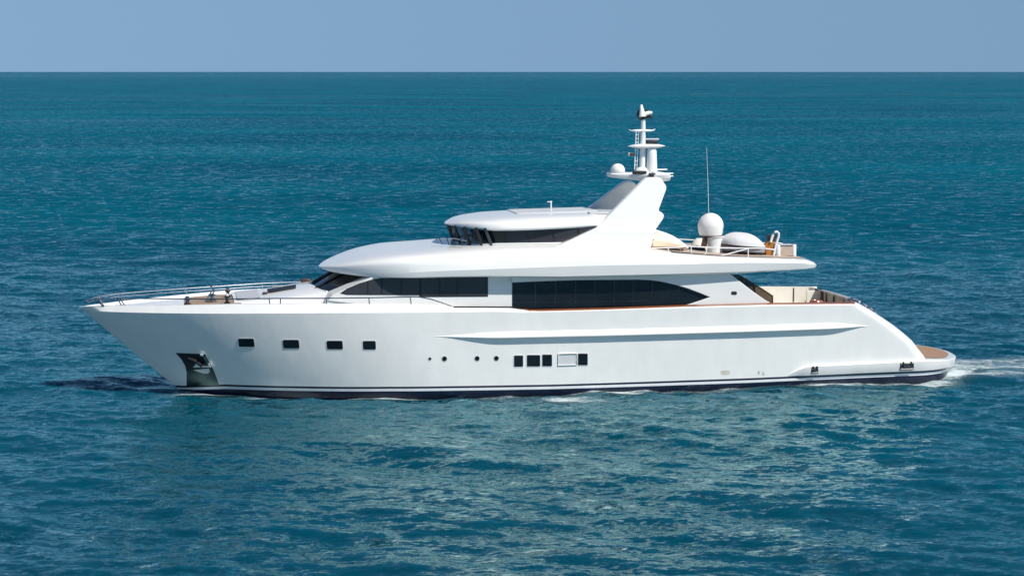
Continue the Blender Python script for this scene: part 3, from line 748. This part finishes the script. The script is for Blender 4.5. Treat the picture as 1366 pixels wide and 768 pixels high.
for i in range(NXs + 1):
    t = i / NXs; x = SX0 + (SX1 - SX0) * (t ** 1.6 if t < 0.5 else 0.5 ** 1.6 + (1 - 0.5 ** 1.6) * (1 - (1 - (t - 0.5) * 2) ** 1.5))
    b, zb, zc, zt = slab_b(x), zBE(x), zCR(x), zTC(x); zt = max(zt, zc + 0.005); nexp = 5.2 - 0.8 * sstep(-8, -4, x) + 2.0 * sstep(2.5, 4.5, x)
    row = [Vector((x, 0, zb + 0.03)), Vector((x, -max(0, b - 0.45), zb + 0.02)), Vector((x, -max(0, b * 0.985 - 0.09), zb)), Vector((x, -max(0, b * 0.992 - 0.02), zb + (zc - zb) * 0.16)), Vector((x, -max(0, b * 0.997 - 0.01), zb + (zc - zb) * 0.6))]
    for k in range(45):
        a = R(90 * k / 44); h_ = math.sin(a) ** (2 / nexp); c_ = max(0.0, math.cos(a)) ** (2 / nexp); row.append(Vector((x, -max(0.0, b * c_ - 0.30 * h_ * c_ * sstep(-8, -4, x)), zc + (zt - zc) * h_)))
    rr.append(row)
mb = MB(); mb.loft(rr, mirror=True); mb.loft([rr[-1], [Vector((p.x, -p.y, p.z)) for p in rr[-1]]])
upper = build("upper_deck", mb, M["sup"], yacht, angle=13)
ub = MB()
tkp = [(x, -(slab_b(x) - 0.62), zTC(x) + 0.004) for x in np.linspace(4.3, 10.5, 24)]
ub.loft([[Vector(p) for p in tkp], [Vector((p[0], 0, p[2])) for p in tkp], [Vector((p[0], -p[1], p[2])) for p in tkp]])
build("sun_deck_teak", ub, M["tan"], upper)
SD = lambda x: zTC(x)            # sun deck level
# short rail on the brow
pts = [atz(582, 319, 6.72), atz(596, 317.6, 6.75), atz(640, 320, 6.72)]
br = rail([atz(584, 325, 6.45), at(582, 319, -1.2), at(590, 317.6, -1.5), at(606, 317.8, -2.1), at(622, 321, -2.75)], 0.025, M["chrome"], "brow_rail", upper)
for a, b, y in (((586, 318), (590, 326), -1.4), ((596, 317.6), (599, 327), -1.8), ((606, 317.8), (608, 327), -2.1), ((614, 319.6), (617, 328), -2.5)):
    mb = MB(); mb.tube([at(*a, y), at(*b, y)], 0.02, 6); build("brow_stanchion", mb, M["dark"], br)

# ------------------------------------------------------------------ wheelhouse
BB = 2.52
def wh_outline(dx, b, z, n=13):
    """half outline from the aft corner round to the centre line"""
    out = [Vector((1.6, -b, z)), Vector((-3.45 + dx, -b, z))]
    for k in range(1, n): a = R(90 * k / (n - 1)); out.append(Vector((-3.45 + dx - 1.5 * math.sin(a) ** 0.9, -b * math.cos(a) ** 0.75 if k < n - 1 else 0, z)))
    return out
zwb, zwt = 6.46, 7.22
lo, hi = wh_outline(0.0, BB, zwb), wh_outline(-0.30, BB + 0.05, zwt)
lo = [Vector((p.x, p.y, zTC(min(p.x, 1)) - 0.06)) for p in lo]
mb = MB(); mb.loft([lo, hi], mirror=True) if False else mb.poly([Vector((1.5, -2.3, 6.4)), Vector((1.5, -2.3, 7.3)), Vector((1.5, 2.3, 7.3)), Vector((1.5, 2.3, 6.4))], (0.1, 0, 0)); wh = build("wheelhouse", mb, M["gasket"], yacht)
for a, b in ((0.10, 0.285), (0.295, 0.50), (0.515, 0.72), (0.735, 0.98)):
    s0, s1 = 1 - b, 1 - a; P0 = lambda s_, q: q[0].lerp(q[1], 1 - s_) if False else q[1].lerp(q[0], s_)
    mb = MB(); A, B_, C_, D_ = (P0(1 - s1, lo), P0(1 - s0, lo), P0(1 - s0, hi), P0(1 - s1, hi))
    up = Vector((0, 0, 0.09))
    quad = [A + up, B_ + up, C_, D_]; quad = [p + Vector((0, -0.015, 0)) for p in quad]
    mb.poly(quad, (0, 0.02, 0)); build_both("window_pane", mb, M["smoke"], wh)
mb = MB(); mb.loft([lo[:2], hi[:2]]); build_both("wheelhouse_side", mb, M["gasket"], wh)
mb = MB(); mb.loft([lo[1:], hi[1:]], mirror=True); build("bridge_window", mb, M["bridge"], wh)
for k, r in ((2, 0.075), (4, 0.07), (7, 0.10), (10, 0.07), (13, 0.06)):
    k = min(k, len(lo) - 1)
    for sg in (1, -1):
        if lo[k].y == 0 and sg < 0: continue
        mb = MB(); mb.tube([Vector((lo[k].x, lo[k].y * sg, lo[k].z)), Vector((hi[k].x, hi[k].y * sg, hi[k].z))], r, 6)
        build("window_pillar", mb, M["smoke"] if k == 2 else M["gasket"], wh)
sill = [p + Vector((-0.01, -0.01, 0.05)) for p in lo]; mb = MB(); mb.tube(sill + [Vector((p.x, -p.y, p.z)) for p in sill[-2::-1]], 0.05, 6); build("window_sill", mb, M["greyp"], wh)
mb = MB(); mb.box((-3.7, 0.2, 6.62), (0.4, 3.0, 0.35)); mb.box((-2.4, -0.9, 6.9), (0.5, 0.6, 0.7)); mb.box((-2.2, 0, 6.85), (0.1, 4.8, 0.72)); build("helm_console", mb, M["gasket"], wh, bevel=0.05)

RX0, RX1 = -5.42, 2.3
def roof_b(x):
    u = clamp((x - RX0) / 2.5); return (2.92 - 0.30 * sstep(-2.5, 0.9, x) - 0.3 * sstep(0.8, 1.5, x)) * max(0.0, 1 - (1 - u) ** 2) ** 0.62
zRL = interp([(RX0, 7.22), (-4.8, 7.16), (-4, 7.12)] + [(at(a, b, -2.85).x, at(a, b, -2.85).z) for a, b in [(660, 308), (700, 307.2), (760, 305), (800, 303)]] + [(2.4, 7.3)])
zRC = interp([(RX0, 7.25), (-4.9, 7.45), (-4.45, 7.53), (-3.42, 7.64), (-1.7, 7.72), (1.8, 7.76), (2.3, 7.76)])
rr = []
for i in range(71):
    t = i / 70; x = RX0 + (RX1 - RX0) * t ** 1.5; b, zl, zc = roof_b(x), zRL(x), zRC(x); ze = zl + 0.10 * sstep(RX0, RX0 + 1.5, x) + 0.01; zc = max(zc, ze + 0.004)
    row = [Vector((x, 0, zl + 0.03)), Vector((x, -max(0, b - 0.3), zl + 0.02)), Vector((x, -max(0, b - 0.06), zl)), Vector((x, -b, zl + (ze - zl) * 0.6))]
    for k in range(13): a = R(90 * k / 12); h_ = math.sin(a) ** (2 / 3.6); c_ = max(0.0, math.cos(a)) ** (2 / 3.6); row.append(Vector((x, -max(0.0, b * c_ - 0.16 * h_ * c_ * sstep(RX0, RX0 + 2.5, x)), ze + (zc - ze) * h_)))
    rr.append(row)
mb = MB(); mb.loft(rr, mirror=True); mb.loft([rr[-1], [Vector((p.x, -p.y, p.z)) for p in rr[-1]]]); roof = build("wheelhouse_roof", mb, M["sup"], wh, angle=32)
mb = MB(); mb.poly([Vector((x, y, zRC(x) - 0.012)) for x, y in ((-2.3, -1.0), (1.4, -1.0), (1.4, 1.5), (-2.3, 1.5))], (0, 0, 0.05)); mb.box((1.3, -1.6, 7.74), (0.9, 0.5, 0.09))
build("roof_hatch", mb, M["greyp"], roof, bevel=0.03)
c = at(735, 284, -0.2); d = at(735, 268, -0.2); mb = MB(); mb.tube([c - Vector((0, 0, 0.15)), d], 0.035, 8); mb.box(d + Vector((-0.06, 0, -0.04)), (0.22, 0.05, 0.04)); mb.lathe(c - Vector((0, 0, 0.1)), [(0.1, 0), (0.08, 0.06), (0.04, 0.1)], 10); build("roof_light_pole", mb, M["paint"], roof)

# ------------------------------------------------------------------ raked radar arch
yf = lambda py: float(np.interp(py, [236, 302, 330], [-1.45, -2.62, -2.72]))
FIN = [(741, 329), (776, 314.5), (799, 300.5), (861, 238), (866, 236.6), (880, 236.6), (883, 239), (889, 248.5), (889.3, 252), (878.6, 281), (884, 284.2), (886.4, 287.5), (884.6, 292.5), (874.5, 307), (868, 334), (750, 334)]
q = [at(a, b, yf(b)) for a, b in FIN]
mb = MB(); mb.poly(q, (0, 0.42, 0)); arch = build("radar_arch", mb, M["sup"], yacht, bevel=0.06); mb = MB()
ztop = 8.98
q2 = []
for p in q:
    z = p.z
    if z > ztop: continue
    q2.append(Vector((p.x, -p.y, z)))
fx = interp(sorted([(p.z, p.x) for p in (q[2], q[3])])); bxk = interp(sorted([(p.z, p.x) for p in (q[9], q[8])]))
ins = [Vector((fx(8.75), 1.76, 8.75)), Vector((fx(8.88) + 0.04, 1.70, 8.89)), Vector((fx(8.95) + 0.16, 1.65, 8.97)), Vector((fx(8.95) + 0.40, 1.65, 8.97)), Vector((fx(8.95) + 0.58, 1.7, 8.88)), Vector((fx(8.9) + 0.72, 1.78, 8.68))]
q2 = q2[:3] + ins + q2[3:]
mb.poly(q2, (0, -0.42, 0))
build("arch_leg", mb, M["sup"], arch, bevel=0.06)
# flared foot where the arch runs out into the deck side
rws = []
for (py, xa_, xb_, y) in ((300, 800, 876, -2.66), (304, 795, 875, -2.74), (312, 778, 872.5, -2.80), (320, 762, 870, -2.86), (326, 748, 869, -3.0), (332, 735, 868, -3.22), (338, 722, 868, -3.46)):
    rws.append([at(xa_ + (xb_ - xa_) * k / 16, py, y) for k in range(17)])
mb = MB()
back = [[p + Vector((0, 0.7, 0)) for p in r] for r in rws]
mb.loft(rws); mb.loft([[r[-1] for r in rws], [r[-1] for r in back]]); mb.loft([[r[0] for r in rws], [r[0] for r in back]]); mb.loft([rws[0], back[0]])
build_both("arch_foot", mb, M["sup"], arch, angle=30)
# cowling aft of the arch
prof = [at(a, b, -1.7) for a, b in [(868, 305), (876, 306.6), (886, 309.6), (896, 313.6), (906, 319.6), (914, 326), (919, 331), (868, 336)]]
mb = MB(); mb.poly([Vector((p.x, -1.9, p.z)) for p in prof], (0, 3.8, 0)); build("arch_cowling", mb, M["sup"], arch, bevel=0.08)

# mast platform, domes, mast
pf = MB(); outl = []
pl = [(810, 229, 0), (816, 229, -0.55), (830, 230, -0.9), (850, 231.5, -1.2), (875, 233, -1.5), (884, 234, -1.5)]
cs = [at(a, 232, 0) for a in (809.5, 813, 822, 836, 852, 868, 884)]
zz = cs[0].z
hw = [0.05, 0.40, 0.62, 0.75, 0.95, 1.45, 1.45]; th = [0.06, 0.14, 0.18, 0.24, 0.30, 0.32, 0.26]
rr = []
for p, w, t in zip(cs, hw, th):
    rr.append([Vector((p.x, -w * 0.9, zz - t)), Vector((p.x, -w, zz - t * 0.5)), Vector((p.x, -w, zz)), Vector((p.x, -w * 0.85, zz + 0.05)), Vector((p.x, w * 0.85, zz + 0.05)), Vector((p.x, w, zz)), Vector((p.x, w, zz - t * 0.5)), Vector((p.x, w * 0.9, zz - t))])
pf.loft(rr, closed=True, cap=True)
plt_ = build("mast_platform", pf, M["paint"], yacht, angle=45)
zp = zz + 0.04
def dome_prof(r, h, base, n=10):
    return [(r * 0.86, 0), (r * 0.93, base * 0.3), (r, base)] + [(r * math.cos(R(90 * k / n)), base + h * math.sin(R(90 * k / n))) for k in range(1, n)] + [(0.01, base + h)]
c = at(824, 229, -0.1); c.z = zp; mb = MB(); mb.lathe(c, dome_prof(0.33, 0.31, 0.12), 28); build("satellite_dome", mb, M["dome"], plt_)
mb = MB(); mb.lathe(c, [(0.30, 0.0), (0.338, 0.05), (0.338, 0.08), (0.3, 0.1)], 28); build("dome_ring", mb, M["greyp"], plt_)
ma = at(857, 226, 0)
mast = MB(); mast.tube([Vector((ma.x, 0, zp - 0.1)), Vector((ma.x + 0.02, 0, at(857, 158, 0).z))], 0.155, 14, 0.10)
mast.lathe(Vector((ma.x, 0, zp)), [(0.38, 0), (0.36, 0.10), (0.24, 0.2), (0.16, 0.26)], 18)
mst = build("mast", mast, M["paint"], plt_, angle=40)
def spreader(px0, px1, py, wid, thick, name):
    a, b = at(px0, py, 0), at(px1, py, 0); mid = (a + b) / 2; ln = (b.x - a.x) / 2; rr = []
    for i in range(21):
        t = -1 + 2 * i / 20; e = max(0.12, (1 - abs(t) ** 3.5)) ; x = mid.x + t * ln
        rr.append([Vector((x, wid * e * math.cos(2 * math.pi * k / 12), mid.z + thick * e * math.sin(2 * math.pi * k / 12))) for k in range(12)])
    mb = MB(); mb.loft(rr, closed=True, cap=True); return build(name, mb, M["paint"], mst)
spreader(838, 887, 195, 0.45, 0.105, "radar_wing")
spreader(841, 873, 174.4, 0.14, 0.06, "spreader")
mb = MB(); a = at(839, 173, 0); b = at(842, 174.4, 0); mb.tube([a, b], 0.02, 6); mb.tube([at(870, 174, 0), at(874, 172.6, 0)], 0.03, 6); build("spreader_tip", mb, M["greyp"], mst)
a = at(862, 189, 0.0); b = at(877, 189, 0.0); mb = MB(); mb.box((a + b) / 2 + Vector((0, 0, -0.02)), (0.50, 0.3, 0.16)); rs = build("radar_scanner", mb, M["dark"], mst, bevel=0.03)
mb = MB(); mb.box((a + b) / 2 + Vector((0.0, 0, 0.11)), (0.64, 0.16, 0.07)); build("scanner_bar", mb, M["greyp"], rs, bevel=0.02)
a = at(869.5, 228, -0.15); b = at(869.5, 198, -0.15)
mb = MB(); mb.lathe(Vector((a.x, -0.15, zp)), [(0.25, 0), (0.25, 0.1), (0.225, 0.6), (0.21, b.z - zp - 0.1), (0.17, b.z - zp), (0.02, b.z - zp + 0.03)], 20); build("exhaust_stack", mb, M["paint"], plt_)
top_c = at(857, 152, 0)
mb = MB(); mb.lathe(top_c + Vector((0.0, -0.02, -0.02)), [(0.02, -0.12), (0.22, -0.10), (0.27, -0.04), (0.27, 0.04), (0.22, 0.10), (0.02, 0.12)], 22, axis='Y'); hd = build("searchlight", mb, M["dark"], mst)
mb = MB(); mb.box(top_c + Vector((0.2, -0.05, -0.13)), (0.46, 0.26, 0.15)); build("lamp_base", mb, M["dark"], hd, bevel=0.05)
mb = MB(); ca = at(857, 156, -0.2); cb = at(855.5, 140, -0.1); mb.tube([ca, ca.lerp(cb, 0.5), cb], 0.17, 12, 0.05); build("mast_cap", mb, M["paint"], hd)
mb = MB(); mb.tube([at(860, 152.6, -0.2), at(866, 150.6, -0.2), at(869.5, 151, -0.2)], 0.10, 12, 0.075); build("horn", mb, M["paint"], hd)
mb = MB(); mb.tube([at(848.6, 174.4, -0.1), at(846.5, 226, -0.1)], 0.022, 6); mb.tube([at(852, 175, -0.1), at(849.6, 226, -0.1)], 0.014, 6)
for k in range(9): py = 180 + k * 5; mb.tube([at(848.4 - (py - 175) * 0.04, py, -0.1), at(851.8 - (py - 175) * 0.04, py, -0.1)], 0.012, 5)
build("mast_ladder", mb, M["paint"], mst)
mb = MB(); mb.box(at(842, 206, -0.1), (0.22, 0.16, 0.12)); mb.box(at(846, 206, -0.1), (0.2, 0.05, 0.04)); nl = build("navigation_light", mb, M["brown"], mst, bevel=0.02)
mb = MB(); mb.box(at(839.4, 206, -0.1), (0.08, 0.15, 0.14)); build("light_lens", mb, M["dome"], nl, bevel=0.02)
mb = MB(); mb.box(at(853, 230, -0.9), (0.66, 0.12, 0.15)); build("platform_vent", mb, M["dark"], plt_, bevel=0.03)
mb = MB(); mb.tube([at(872, 226.4, -0.5), at(890, 226.2, -0.5)], 0.03, 6); build("antenna_arm", mb, M["paint"], plt_)
mb = MB(); mb.tube([at(874, 231.4, -0.9), at(898, 231.4, -0.9), at(898, 235, -0.9), at(874, 235.6, -0.9)], 0.028, 6); build("antenna_bracket", mb, M["paint"], plt_)
mb = MB(); mb.box(at(870, 234, -1.2), (0.28, 0.2, 0.2)); build("junction_box", mb, M["dark"], plt_, bevel=0.02)

# ------------------------------------------------------------------ sun deck fittings
YD = -1.3
c = at(948, 300, YD); zd = SD(c.x); r = 0.585
mb = MB(); zb_ = at(948, 314, YD).z; zt_ = at(948, 284, YD).z
mb.lathe(Vector((c.x, YD, zb_)), dome_prof(r, zt_ - zb_ - 0.42, 0.42, 14), 40); rd = build("radome", mb, M["dome"], yacht)
mb = MB(); mb.lathe(Vector((c.x, YD, zb_ - 0.05)), [(r * 0.80, 0), (r * 0.92, 0.02), (r * 0.92, 0.06), (r * 0.8, 0.07)], 32); build("radome_ring", mb, M["brown"], rd)
mb = MB(); mb.lathe(Vector((at(953, 300, YD).x, YD - 0.2, zd - 0.05)), [(0.36, 0), (0.36, zb_ - zd - 0.02), (0.40, zb_ - zd), (0.40, zb_ - zd + 0.03)], 24); build("radome_pedestal", mb, M["paint"], rd)
mb = MB(); pb_ = [at(a, b, YD - 0.35) for a, b in [(935.5, 328.5), (938.5, 315), (944.5, 315), (943, 329)]]; mb.poly(pb_, (0, 0.1, 0)); build("pedestal_bracket", mb, M["brown"], rd)
mb = MB(); mb.lathe(Vector((at(933, 325, 0.2).x, 0.2, zd)), [(0.42, 0), (0.38, 0.12), (0.24, 0.38), (0.14, 0.48)], 20, sx=1.1); build("antenna_cone", mb, M["cream"], yacht)
mb = MB(); mb.tube([at(945.5, 290, 1.6), at(944.3, 240, 1.6), at(942.6, 197, 1.6)], 0.013, 6, 0.006); mb.tube([Vector((at(945.5, 290, 1.6).x, 1.6, SD(6.8))), at(945.5, 290, 1.6)], 0.03, 6)
build("whip_antenna", mb, M["paint"], yacht)
# rail on the port edge of the sun deck
ry = lambda x: -(slab_b(x) - 0.55)
sr = rail([at(*p, -3.1) for p in [(868, 331), (905, 330), (918, 328.4), (945, 330), (962, 330.6), (998, 331), (1020, 331.4), (1034, 333)]], 0.026, M["paint"], "sun_deck_rail", upper)
rail([at(*p, 2.9) for p in [(905, 319), (960, 322), (1010, 324), (1040, 324), (1053, 328)]], 0.022, M["paint"], "sun_deck_rail", upper)
for a, b in (((891, 330.4), (893, 340)), ((922, 328.6), (922, 341)), ((942, 330), (942.5, 336)), ((942.5, 336), (938, 342)), ((998, 331), (998, 343)), ((998, 331.6), (958, 342))):
    mb = MB(); mb.tube([at(*a, -3.1), at(*b, -3.1)], 0.026, 6); build("rail_stanchion", mb, M["paint"], sr)
# lockers
def deck_box(name, px0, px1, py0, py1, y, depth, m, bevel=0.03):
    a, b = at(px0, py0, y), at(px1, py1, y); z0 = SD((a.x + b.x) / 2) - 0.02; mb = MB()
    mb.box(((a.x + b.x) / 2, y + depth / 2, (z0 + a.z) / 2), (b.x - a.x, depth, a.z - z0)); return build(name, mb, m, yacht, bevel=bevel)
deck_box("deck_locker", 923, 941, 330.4, 342, -0.9, 0.8, M["dark"])
deck_box("deck_locker", 924, 940, 335.5, 342, -1.4, 0.4, M["cream"])
deck_box("deck_locker", 1012, 1030, 332, 343, -0.8, 0.7, M["canvas"])

# ================================================================== separate things on board
def tpart(t, loc): return lambda name, mb, m, bevel=0.0, parent=None, angle=35: build(name, mb, m, parent or t, origin=loc, bevel=bevel, angle=angle)

# covered tender on its chocks
x0t, x1t = at(961, 327, -1.7).x, at(1022, 327, -1.7).x; xm_ = (x0t + x1t) / 2; lt = (x1t - x0t) / 2; zt0 = at(990, 327.5, -2.3).z; ztt = at(988, 309.6, -1.7).z
TY = -1.7; loc = Vector((xm_, TY, SD(xm_))); t = thing("covered_tender", "small tender under a smooth white cover on the sun deck, between radome and folded chair", "dinghy", loc); P = tpart(t, loc)
rr = []
for i in range(25):
    s_ = -1 + 2 * i / 24; w = max(0.02, (1 - abs(s_) ** 2.4)) ** 0.6; hgt = (ztt - zt0) * max(0.02, 1 - abs(s_ + 0.08) ** 2.7 * (1.0 if s_ > 0 else 0.95)) ; hgt = max(0.02, hgt)
    rr.append([Vector((xm_ + s_ * lt, TY - 0.85 * w * math.cos(R(180 * k / 16)) , zt0 - 0.10 * s_ - 0.02 + hgt * math.sin(R(180 * k / 16)) ** 0.8)) for k in range(17)])
mb = MB(); mb.loft(rr); mb.loft([[r[0] for r in rr], [Vector((r[0].x, TY, r[0].z + 0.02)) for r in rr], [r[-1] for r in rr]]); P("cover", mb, M["canvas"])
rr = []
for i in range(21):
    s_ = -1 + 2 * i / 20; w = max(0.02, (1 - abs(s_) ** 3)) ** 0.5 * 0.76
    zt1 = zt0 - 0.10 * s_ - 0.12
    rr.append([Vector((xm_ + s_ * lt * 0.96, TY - w, zt1)), Vector((xm_ + s_ * lt * 0.95, TY - w * 0.95, zt1 - 0.14)), Vector((xm_ + s_ * lt * 0.9, TY - w * 0.4, zt1 - 0.26)), Vector((xm_ + s_ * lt * 0.9, TY + w * 0.4, zt1 - 0.26)), Vector((xm_ + s_ * lt * 0.95, TY + w * 0.95, zt1 - 0.14)), Vector((xm_ + s_ * lt * 0.96, TY + w, zt1))])
mb = MB(); mb.loft(rr, closed=True, cap=True); P("tender_hull", mb, M["hullgrey"])
rr = []
for i in range(21):
    s_ = -0.97 + 1.94 * i / 20; w = max(0.02, (1 - abs(s_) ** 2.4)) ** 0.6 * 0.80; z1 = zt0 - 0.10 * s_ + 0.0
    rr.append([Vector((xm_ + s_ * lt, TY - w, z1)), Vector((xm_ + s_ * lt, TY - w, z1 - 0.15)), Vector((xm_ + s_ * lt, TY + w, z1 - 0.15)), Vector((xm_ + s_ * lt, TY + w, z1))])
mb = MB(); mb.loft(rr, closed=True, cap=True); P("under_cover_band", mb, M["brown"])  # dark brown band filling the gap between cover and hull
for dx in (-0.55, 0.5):
    mb = MB(); z1 = zt0 - 0.3; mb.box((xm_ + dx * lt, TY, (SD(xm_) + z1) / 2), (0.36, 1.2, z1 - SD(xm_) + 0.1)); P("chock", mb, M["dark"], 0.02)

# folded wooden deck chair
loc = Vector((at(1026, 342, -2.2).x, -2.2, SD(9))); t = thing("folded_deck_chair", "folded wooden chair with white frame leaning upright beside the covered tender", "chair", loc); P = tpart(t, loc)
yy = -2.2
for dy in (0, 0.42):
    mb = MB(); mb.tube([at(*p, yy + dy) for p in [(1031.5, 343), (1035, 327), (1038.6, 315), (1038.8, 311.4), (1036.6, 309), (1033.6, 309.6), (1031.2, 313), (1028, 323)]], 0.055, 10); P("chair_frame", mb, M["paint"])
mb = MB(); mb.poly([at(*p, yy + 0.06) for p in [(1021, 326), (1025, 322), (1033.6, 322), (1032.5, 334), (1030.6, 343), (1022, 343)]], (0, 0.3, 0)); P("seat", mb, M["orange"], 0.02)
mb = MB(); mb.poly([at(*p, yy + 0.06) for p in [(1029.2, 322.6), (1031.6, 314.6), (1036, 314.4), (1033.6, 322.4)]], (0, 0.3, 0)); P("backrest", mb, M["brown"], 0.02)
mb = MB(); mb.poly([at(*p, yy + 0.1) for p in [(1023.2, 321.6), (1024.6, 312.4), (1028.4, 312.8), (1027, 321.8)]], (0, 0.2, 0)); P("armrest", mb, M["dark"], 0.02)

# storage bin on the aft edge of the sun deck
loc = Vector((at(1050, 342, -2.3).x, -2.3, SD(9.7))); t = thing("storage_bin", "grey panelled bin with white rounded ends at the aft edge of the sun deck", "storage bin", loc); P = tpart(t, loc)
zb2, zt2 = SD(9.7) - 0.01, at(1050, 326.6, -2.3).z
xa1, xb1 = at(1039, 335, -2.3).x, at(1060, 335, -2.3).x
mb = MB(); mb.box(((xa1 + xb1) / 2, -2.05, (zb2 + zt2) / 2 - 0.02), (xb1 - xa1, 0.42, zt2 - zb2 - 0.05)); P("body", mb, M["tan"], 0.02)
mb = MB(); mb.box(((xa1 + xb1) / 2, -2.05, zt2 - 0.01), (xb1 - xa1 - 0.1, 0.5, 0.04)); P("lid", mb, M["deckgrey"], 0.015)
for xx in (xa1, xb1):
    mb = MB(); mb.lathe((xx, -2.2, zb2), [(0.10, 0), (0.105, 0.03), (0.105, zt2 - zb2 - 0.03), (0.08, zt2 - zb2 + 0.01)], 16); P("end_post", mb, M["paint"])

# cushion behind the arch
loc = at(890, 331, -2.5); loc.z = SD(loc.x); t = thing("sun_lounger", "peach canvas lounger with brown wooden edge just aft of the radar arch", "sun lounger", loc); P = tpart(t, loc)
mb = MB(); mb.poly([at(*p, -2.6) for p in [(870, 329.6), (870.4, 321.5), (876, 320.2), (896, 322.5), (912, 327.5), (914, 330)]], (0, 1.1, 0)); P("cushion", mb, M["peach"], 0.06)
mb = MB(); mb.poly([at(*p, -2.64) for p in [(867, 331.8), (867, 329.6), (915, 329.4), (915, 331.2)]], (0, 1.2, 0)); P("frame", mb, M["orange"], 0.01)
mb = MB(); mb.tube([at(*p, -2.5) for p in [(871, 329), (871.4, 322), (869.6, 318.4), (866.6, 317.6), (864.6, 319.4)]], 0.055, 8); P("armrest", mb, M["brown"])
for a in (873, 890, 910):
    p0 = at(a, 331.4, -2.5); mb = MB(); mb.tube([p0, Vector((p0.x, p0.y, SD(p0.x) - 0.02))], 0.035, 6); P("leg", mb, M["orange"])

# anchor stowed in its pocket
loc = hpt(262, 482, 0.1); t = thing("anchor", "steel anchor stowed in the pocket low on the port bow", "anchor", loc); P = tpart(t, loc)
mb = MB(); mb.tube([hpt(251, 477.4, 0.08), hpt(262, 482, 0.14), hpt(270, 487.4, 0.16)], 0.075, 8, 0.10); P("shank", mb, M["dark"])
mb = MB(); mb.poly([hpt(a, b, 0.20) for a, b in [(257.6, 490), (262, 484.6), (266, 488), (276, 488.4), (278.4, 484.2), (281.6, 490.2)]], (0, 0.14, 0)); P("fluke", mb, M["paint"], 0.02)
mb = MB(); mb.poly([hpt(a, b, 0.16) for a, b in [(266.6, 472.2), (271, 472.4), (271.4, 475.2), (267, 475)]], (0, 0.1, 0)); P("anchor_shackle", mb, M["paint"], 0.02)
mb = MB(); mb.tube([hpt(272, 476, 0.1), hpt(275, 482, 0.16), hpt(276.6, 487, 0.18)], 0.06, 8); P("stock", mb, M["dsteel"])

# coil of rope on the aft rail
loc = at(1089, 402.5, -2.6); t = MB(); pts = []
for k in range(60): a = k * 0.5; pts.append(loc + Vector((0.34 * math.cos(a) * (1 - k / 200), 0.2 * math.sin(a), 0.002 * k - 0.05)))
t.tube(pts, 0.03, 6)
o = build("rope_coil", t, M["cap"], None, origin=loc); o.matrix_world = YM @ Matrix.Translation(loc)
tag(o, "small brown coil of rope lying on the port bulwark of the aft deck", "rope")
